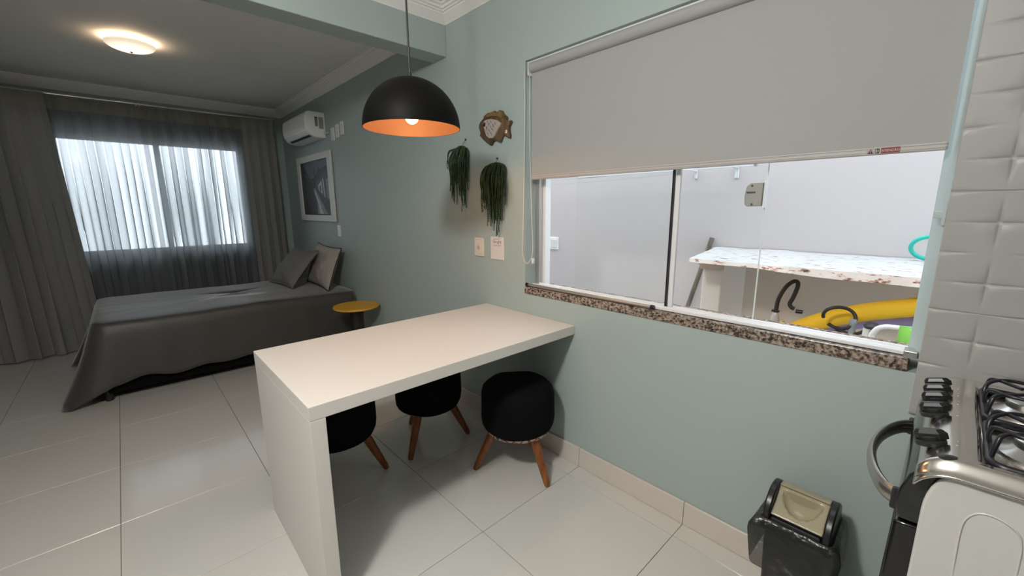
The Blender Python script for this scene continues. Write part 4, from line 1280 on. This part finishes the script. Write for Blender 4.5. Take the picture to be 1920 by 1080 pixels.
# the flap: a curved board with a scooped hand hold
def flap(u, t):
    """u across -1..1, t from the front edge over the top to the back"""
    a = 0.10 + (PI - 0.2) * t
    r = 0.090
    y = DY + r * math.cos(a); z = 0.403 + 0.083 * math.sin(a) ** 0.85
    if t < 0.48:      # flat front slope
        k = t / 0.48
        y = DY + 0.084 - 0.094 * k; z = 0.417 + 0.067 * k
        d = (u / 0.80) ** 2 + ((k - 0.84) / 0.66) ** 2
        if d < 1 and k < 0.84:
            q = min(1, (0.84 - k) / 0.06) * (1 - d) ** 0.45
            z -= 0.026 * q; y -= 0.010 * q
    return (DX + 0.071 * u, y, z)
obj('swing_lid', MB().grid(flap, lsp(-1, 1, 33), lsp(0, 1, 45)), mat('beige_metallic_plastic', (0.34, 0.30, 0.20), 0.28, var=0.03, coat=0.3), bn, smooth=50, recalc=False, solid=0.003, label='beige swing lid with a scooped hand hold')
# bin liner folded over the rim
LINER = bpy.data.materials.new('thin_black_plastic_film'); LINER.use_nodes = True
_n = LINER.node_tree
_b = _n.nodes['Principled BSDF']; _b.inputs['Base Color'].default_value = (0.018, 0.019, 0.018, 1); _b.inputs['Roughness'].default_value = 0.28
_t = _n.nodes.new('ShaderNodeBsdfTransparent'); _mx = _n.nodes.new('ShaderNodeMixShader'); _mx.inputs['Fac'].default_value = 0.22
_nz = _n.nodes.new('ShaderNodeTexNoise'); _nz.inputs['Scale'].default_value = 30; _tc2 = _n.nodes.new('ShaderNodeTexCoord'); _n.links.new(_tc2.outputs['Object'], _nz.inputs['Vector'])
_bp = _n.nodes.new('ShaderNodeBump'); _bp.inputs['Strength'].default_value = 0.7; _bp.inputs['Distance'].default_value = 0.01
_n.links.new(_nz.outputs['Fac'], _bp.inputs['Height']); _n.links.new(_bp.outputs['Normal'], _b.inputs['Normal'])
_n.links.new(_b.outputs[0], _mx.inputs[1]); _n.links.new(_t.outputs[0], _mx.inputs[2]); _n.links.new(_mx.outputs[0], _n.nodes['Material Output'].inputs['Surface'])
rg = []
base_r = rr2(0.0955, 0.1045, 0.022, 0.0)
m_ = len(base_r)
for j, (z, o) in enumerate(((0.404, -0.006), (0.398, 0.002), (0.37, 0.004), (0.33, 0.007), (0.28, 0.012), (0.235, 0.014))):
    ring = []
    for k, (x, y, _z) in enumerate(base_r):
        an = math.atan2(y - DY, x - DX)
        wv = noise.noise(Vector((math.cos(an) * 2.2, math.sin(an) * 2.2, 3.0)))
        wv2 = math.sin(an * 9) * 0.5 + math.sin(an * 17 + 1) * 0.5
        flare = 0.0
        for a0, s_ in ((0.75, 0.030), (2.45, 0.026), (-2.6, 0.02), (-0.6, 0.02)):
            flare = max(flare, s_ * math.exp(-((an - a0) / 0.16) ** 2))
        oo = o + (j / 5) * (0.006 * wv2 + 0.008 * wv) + flare * (1 if j in (2, 3) else 0.45 if j in (1, 4) else 0.1)
        dirx, diry = math.cos(an), math.sin(an)
        ring.append((x + dirx * oo, max(0.016, y + diry * oo), z + (0.035 * wv * (j / 5) if j > 2 else 0) + (0.02 * flare / 0.022 if j == 3 else 0)))
    rg.append(ring)
lb = loft(rg, False)
obj('bin_liner', lb, LINER, bn, smooth=180, recalc=False, label='crumpled translucent black bin liner folded over the rim')

# ================================================================== OUTSIDE
struct(obj('floor_outside', MB().box(-9, 14, -14, 14, -0.30, -0.152), mat('concrete', (0.48, 0.46, 0.44), 0.9, var=0.1)), 'concrete ground outside')
DW = 1.5
struct(obj('wall_outside', MB().box(-4, 7.5, -DW, -DW - 0.15, -0.152, 2.75), EXTW), 'white painted yard wall facing the side window')
# masonry bench
mb_ = thing('masonry_bench', 'old masonry bench with flaking white paint in the yard', 'bench', (0.2, -1.1, -0.152))
SLAB = peeling('flaking_white_slab_paint', '#c4c3c1', ('#948678', '#625a54'), 0.60, 16.0, mapscale=(1, 2.2, 1))
SLABE = peeling('flaking_pink_slab_edge', '#e2d7cf', ('#b98a72', '#5e4a3c'), 0.56, 48.0, mapscale=(0.4, 1, 1))
nx_, ny_ = 70, 22
def slab_pt(s, t, top):
    xl = 0.938 + (1.112 - 0.938) * t
    x = xl + (-1.3 - xl) * s
    y = -0.628 + (-DW + 0.008 + 0.628) * t
    nz = noise.noise(Vector((x * 5, y * 5, 0))); n2 = noise.noise(Vector((x * 17, y * 17, 5)))
    if t < 0.02:
        y += 0.010 * noise.noise(Vector((x * 9, 0, 3 if top else 8))) - (0.012 if top else 0)
    if s < 0.01:
        x += 0.012 * noise.noise(Vector((y * 9, 2, 3 if top else 8)))
    th = 0.020 + 0.018 * sstep((0.60 - x) / 0.30)
    z = 1.150 + 0.005 * nz + 0.003 * n2 if top else 1.150 - th + 0.006 * nz
    return (x, y, z)
bb = MB()
S_, T_ = lsp(0, 1, nx_), lsp(0, 1, ny_)
bb.cur = 0; bb.grid(lambda s, t: slab_pt(s, t, True), S_, T_)
bb.cur = 1
bb.grid(lambda s, t: slab_pt(s, t, False), S_, T_)
bb.add([slab_pt(s, 0, True) for s in S_] + [slab_pt(s, 0, False) for s in S_], [(k, k + 1, nx_ + k + 1, nx_ + k) for k in range(nx_ - 1)])
bb.add([slab_pt(0, t, True) for t in T_] + [slab_pt(0, t, False) for t in T_], [(k, k + 1, ny_ + k + 1, ny_ + k) for k in range(ny_ - 1)])
obj('slab', bb, [SLAB, SLABE], mb_, smooth=35, label='rough slab with flaking white paint')
PIER = mat('beige_white_masonry', (0.78, 0.74, 0.67), 0.85, var=0.06, vscale=5, bump=0.2, bscale=40)
obj('pier', MB().box(0.895, 1.015, -1.03, -DW + 0.006, -0.152, 1.125), PIER, mb_, bevel=0.006)
obj('corbel', MB().prism([(-0.96, 1.125), (-1.04, 1.125), (-1.04, 1.04), (-1.00, 1.045), (-0.97, 1.075)], 'x', 0.885, 1.02), mat('beige_rough_mortar', (0.55, 0.45, 0.35), 0.9, var=0.2, vscale=14, bump=0.4), mb_, bevel=0.006)
obj('back_panel', MB().box(0.895, -1.3, -DW + 0.024, -DW + 0.006, -0.152, 1.105), mat('beige_yard_plaster', (0.76, 0.67, 0.57), 0.9, var=0.1, vscale=3, bump=0.15), mb_)
# broom stick
sk = obj('stick', MB().tube([(1.455, -1.35, -0.152), (1.145, -1.475, 1.215)], 0.017, 12), wood('weathered_wood', '#5c534a', '#847a6e', 0.8, 30), at=(1.455, -1.35, -0.152), smooth=40)
tag(sk, 'weathered wooden stick leaning on the yard wall by the bench end', 'stick')
# noodles
NOOD_Y = mat('yellow_foam', (1.0, 0.58, 0.03), 0.8, bump=0.15, bscale=200)
NOOD_P = mat('purple_foam', (0.52, 0.40, 0.82), 0.8, bump=0.15, bscale=200)
def noodle(name, label, pts, r, m):
    p = spline(pts, 10)
    bq = MB().tube(p, r, 18, cap=False)
    q = [Vector(a) for a in p]
    bq.tube(p, r * 0.35, 10, cap=False)
    # end rings
    for e in (0, -1):
        t = (q[1] - q[0] if e == 0 else q[-1] - q[-2]).normalized(); a = t.cross(Vector((0, 1, 0.01))).normalized(); c_ = t.cross(a)
        vs = [q[e] + (a * math.cos(2 * PI * k / 18) + c_ * math.sin(2 * PI * k / 18)) * rr for rr in (r, r * 0.35) for k in range(18)]
        bq.add(vs, [(k, (k + 1) % 18, (k + 1) % 18 + 18, k + 18) for k in range(18)])
    o = obj(name, bq, m, at=pts[0], smooth=60)
    return tag(o, label, 'pool noodle', 'pool noodles in the yard')
noodle('pool_noodle', 'thick yellow foam pool noodle arching under the masonry bench', [(1.02, -0.80, 0.18), (0.70, -0.80, 0.56), (0.40, -0.80, 0.815), (0.195, -0.80, 0.928), (0.017, -0.80, 0.990), (-0.05, -0.80, 1.004), (-0.25, -0.80, 1.01), (-0.50, -0.80, 0.93), (-0.72, -0.80, 0.74)], 0.042, NOOD_Y)
noodle('pool_noodle', 'purple foam pool noodle just below the yellow one', [(0.85, -0.92, 0.22), (0.50, -0.92, 0.66), (0.28, -0.92, 0.82), (0.125, -0.92, 0.888), (-0.02, -0.92, 0.918), (-0.2, -0.92, 0.92), (-0.45, -0.92, 0.82), (-0.65, -0.92, 0.62)], 0.034, NOOD_P)
# black shower hose on a tap
HOSE = mat('black_rubber_hose', (0.020, 0.015, 0.012), 0.45, bump=0.3, bscale=260)
th_ = thing('garden_hose', 'arched black hose rising from a clear tap fitting under the bench', 'hose', (0.535, -0.86, -0.152))
obj('hose_tube', MB().tube(spline([(0.533, -0.86, 0.862), (0.527, -0.86, 0.94), (0.500, -0.86, 1.01), (0.470, -0.86, 1.045), (0.450, -0.86, 1.046), (0.446, -0.86, 1.02), (0.460, -0.86, 0.96), (0.472, -0.86, 0.925), (0.462, -0.86, 0.905), (0.448, -0.86, 0.900)], 8), 0.0108, 12), HOSE, th_, smooth=60)
obj('hose_nozzle', MB().lathe([(0.0001, -0.02), (0.010, -0.018), (0.011, 0.012), (0.0001, 0.014)], (0.428, -0.86, 0.888), 12, 'x'), BLACKPL, th_, smooth=40)
obj('hose_clip', MB().box(0.515, 0.552, -0.850, -0.870, 0.868, 0.878), BLACKPL, th_, bevel=0.002)
obj('clear_fitting', MB().lathe([(0.0001, 0.79), (0.020, 0.79), (0.023, 0.82), (0.018, 0.85), (0.012, 0.865), (0.0001, 0.866)], (0.533, -0.86, 0), 18), mat('translucent_grey_plastic', (0.55, 0.54, 0.52), 0.2), th_, smooth=50)
obj('tap_knob', MB().lathe([(0.0001, 0.79), (0.009, 0.792), (0.010, 0.825), (0.0001, 0.828)], (0.494, -0.855, 0), 12), mat('yellow_tap', (0.85, 0.62, 0.06), 0.4), th_, smooth=40)
obj('standpipe', MB().tube([(0.533, -0.86, -0.152), (0.533, -0.86, 0.80)], 0.013, 12), WPLASTIC, th_, smooth=40)
# coil of black hose on a pump
pm = thing('air_pump', 'grey hand pump with a looped black hose before the noodles', 'pump', (0.17, -0.66, -0.152))
ctr = Vector((0.228, -0.66, 0.930))
ring = [(ctr.x + 0.060 * math.cos(a), -0.66 + 0.012 * math.sin(2 * a), ctr.z + 0.050 * math.sin(a)) for a in lsp(-0.2, 2 * PI - 0.9, 30)]
ring += [(0.205, -0.655, 0.868), (0.165, -0.65, 0.868), (0.135, -0.65, 0.885), (0.120, -0.65, 0.915)]
obj('hose_loop', MB().tube(spline(ring, 3), 0.0075, 10), HOSE, pm, smooth=60)
obj('pump_barrel', MB().lathe([(0.0001, -0.152), (0.024, -0.152), (0.022, 0.80), (0.015, 0.84), (0.013, 0.915), (0.016, 0.920), (0.012, 0.935), (0.0001, 0.936)], (0.175, -0.655, 0), 18), mat('grey_pump_plastic', (0.33, 0.34, 0.36), 0.3), pm, smooth=50)
obj('pump_cap', MB().lathe([(0.0001, 0.905), (0.024, 0.905), (0.030, 0.918), (0.018, 0.932), (0.0001, 0.934)], (0.108, -0.65, 0), 16), DGREY, pm, smooth=50)
obj('white_tube', MB().tube([(0.126, -0.645, -0.152), (0.126, -0.645, 0.905)], 0.011, 12), WPLASTIC, pm, smooth=40)
obj('hose_bundle', MB().tube(spline([(0.30, -0.68, 0.80), (0.27, -0.68, 0.838), (0.22, -0.68, 0.850), (0.17, -0.68, 0.842), (0.12, -0.67, 0.815), (0.10, -0.67, 0.77)], 6), 0.014, 10), mat('dark_teal_hose', (0.02, 0.035, 0.038), 0.4), pm, smooth=60)
# folding chair
fc_ = thing('folding_chair', 'folded beach chair with white tube frame and green cloth', 'chair', (-0.15, -0.52, -0.152))
CHW = mat('white_lacquered_tube', (0.82, 0.82, 0.82), 0.3)
cp = [(0.112, -0.58, -0.14), (0.100, -0.53, 0.50), (0.094, -0.51, 0.86), (0.086, -0.505, 0.925), (0.060, -0.50, 0.953), (0.0, -0.50, 0.960), (-0.30, -0.50, 0.975), (-0.36, -0.505, 0.94), (-0.375, -0.52, 0.85), (-0.38, -0.58, -0.14)]
obj('chair_frame', MB().tube(spline(cp, 6), 0.0105, 12), CHW, fc_, smooth=60)
obj('chair_leg', MB().tube([(0.072, -0.57, -0.145), (0.070, -0.545, 0.888)], 0.009, 10), CHW, fc_, smooth=50)
obj('chair_leg', MB().tube([(-0.35, -0.57, -0.145), (-0.35, -0.545, 0.888)], 0.009, 10), CHW, fc_, smooth=50)
obj('chair_cloth', MB().grid(lambda s, z: (0.012 - 0.28 * s, -0.487 - 0.05 * ((0.975 - z) / 1.0) - 0.012 * math.sin(PI * s), z + 0.006 * s), lsp(0, 1, 12), lsp(0.20, 0.972, 14)), mat('lime_green_cloth', (0.28, 0.74, 0.12), 0.75, bump=0.15, bscale=300), fc_, smooth=60, solid=0.004, label='lime green cloth')
# turquoise hose loop
hr = [(-0.020 + 0.085 * math.cos(a), -1.36 + 0.03 * math.sin(a), 1.222 + 0.062 * math.sin(a)) for a in lsp(0, 2 * PI, 41)[:-1]]
o = obj('garden_hose', MB().tube(hr, 0.0105, 12, closed=True), mat('turquoise_hose', (0.03, 0.55, 0.45), 0.35), at=(-0.020, -1.36, 1.15), smooth=60)
tag(o, 'turquoise hose loop standing on the bench slab', 'hose')
# wall rack, outlet and washing lines
rk = thing('wall_rack', 'white drying rack bracket on the yard wall below the blind', 'rack', (1.0, -DW, 1.72))
b = MB(); b.box(0.864, 1.22, -DW + 0.155, -DW + 0.17, 1.700, 1.716)
obj('rack_bar', b, ALU, rk, bevel=0.002)
b = MB(); b.box(1.010, 1.035, -DW, -DW + 0.165, 1.706, 1.720); b.box(1.010, 1.035, -DW, -DW + 0.012, 1.64, 1.72); obj('rack_bracket', b, ALU, rk, bevel=0.002)
b = MB(); b.box(1.30, 1.32, -DW, -DW + 0.17, 1.700, 1.712); b.box(1.30, 1.32, -DW, -DW + 0.01, 1.65, 1.71); obj('rack_bracket', b, ALU, rk, bevel=0.002)
obj('rack_bar', MB().box(1.22, 2.3, -DW + 0.155, -DW + 0.168, 1.700, 1.712), ALU, rk, bevel=0.002)
obj('end_cap', MB().box(0.850, 0.866, -DW + 0.150, -DW + 0.175, 1.698, 1.718), GREYPL, rk, bevel=0.002)
eo = thing('yard_outlet', 'white outlet cover on the yard wall', 'outlet', (2.71, -DW, 1.083))
obj('cover_plate', MB().box(2.655, 2.770, -DW, -DW + 0.012, 1.020, 1.145), mat('bright_white_plastic', (0.9, 0.9, 0.92), 0.3), eo, bevel=0.004)
obj('cover_lid', MB().box(2.675, 2.750, -DW + 0.011, -DW + 0.018, 1.040, 1.125), WPLASTIC, eo, bevel=0.003)
for k, (z0, z1) in enumerate(((1.742, 1.760), (1.700, 1.722), (1.665, 1.690))):
    o = obj('washing_line', MB().tube(spline([(1.35, -1.30 - 0.04 * k, z1), (2.1, -1.30 - 0.04 * k, (z0 + z1) / 2 - 0.012), (3.1, -1.30 - 0.04 * k, z0)], 6), 0.0018, 6), mat('grey_cord', (0.5, 0.52, 0.52), 0.7), rk)
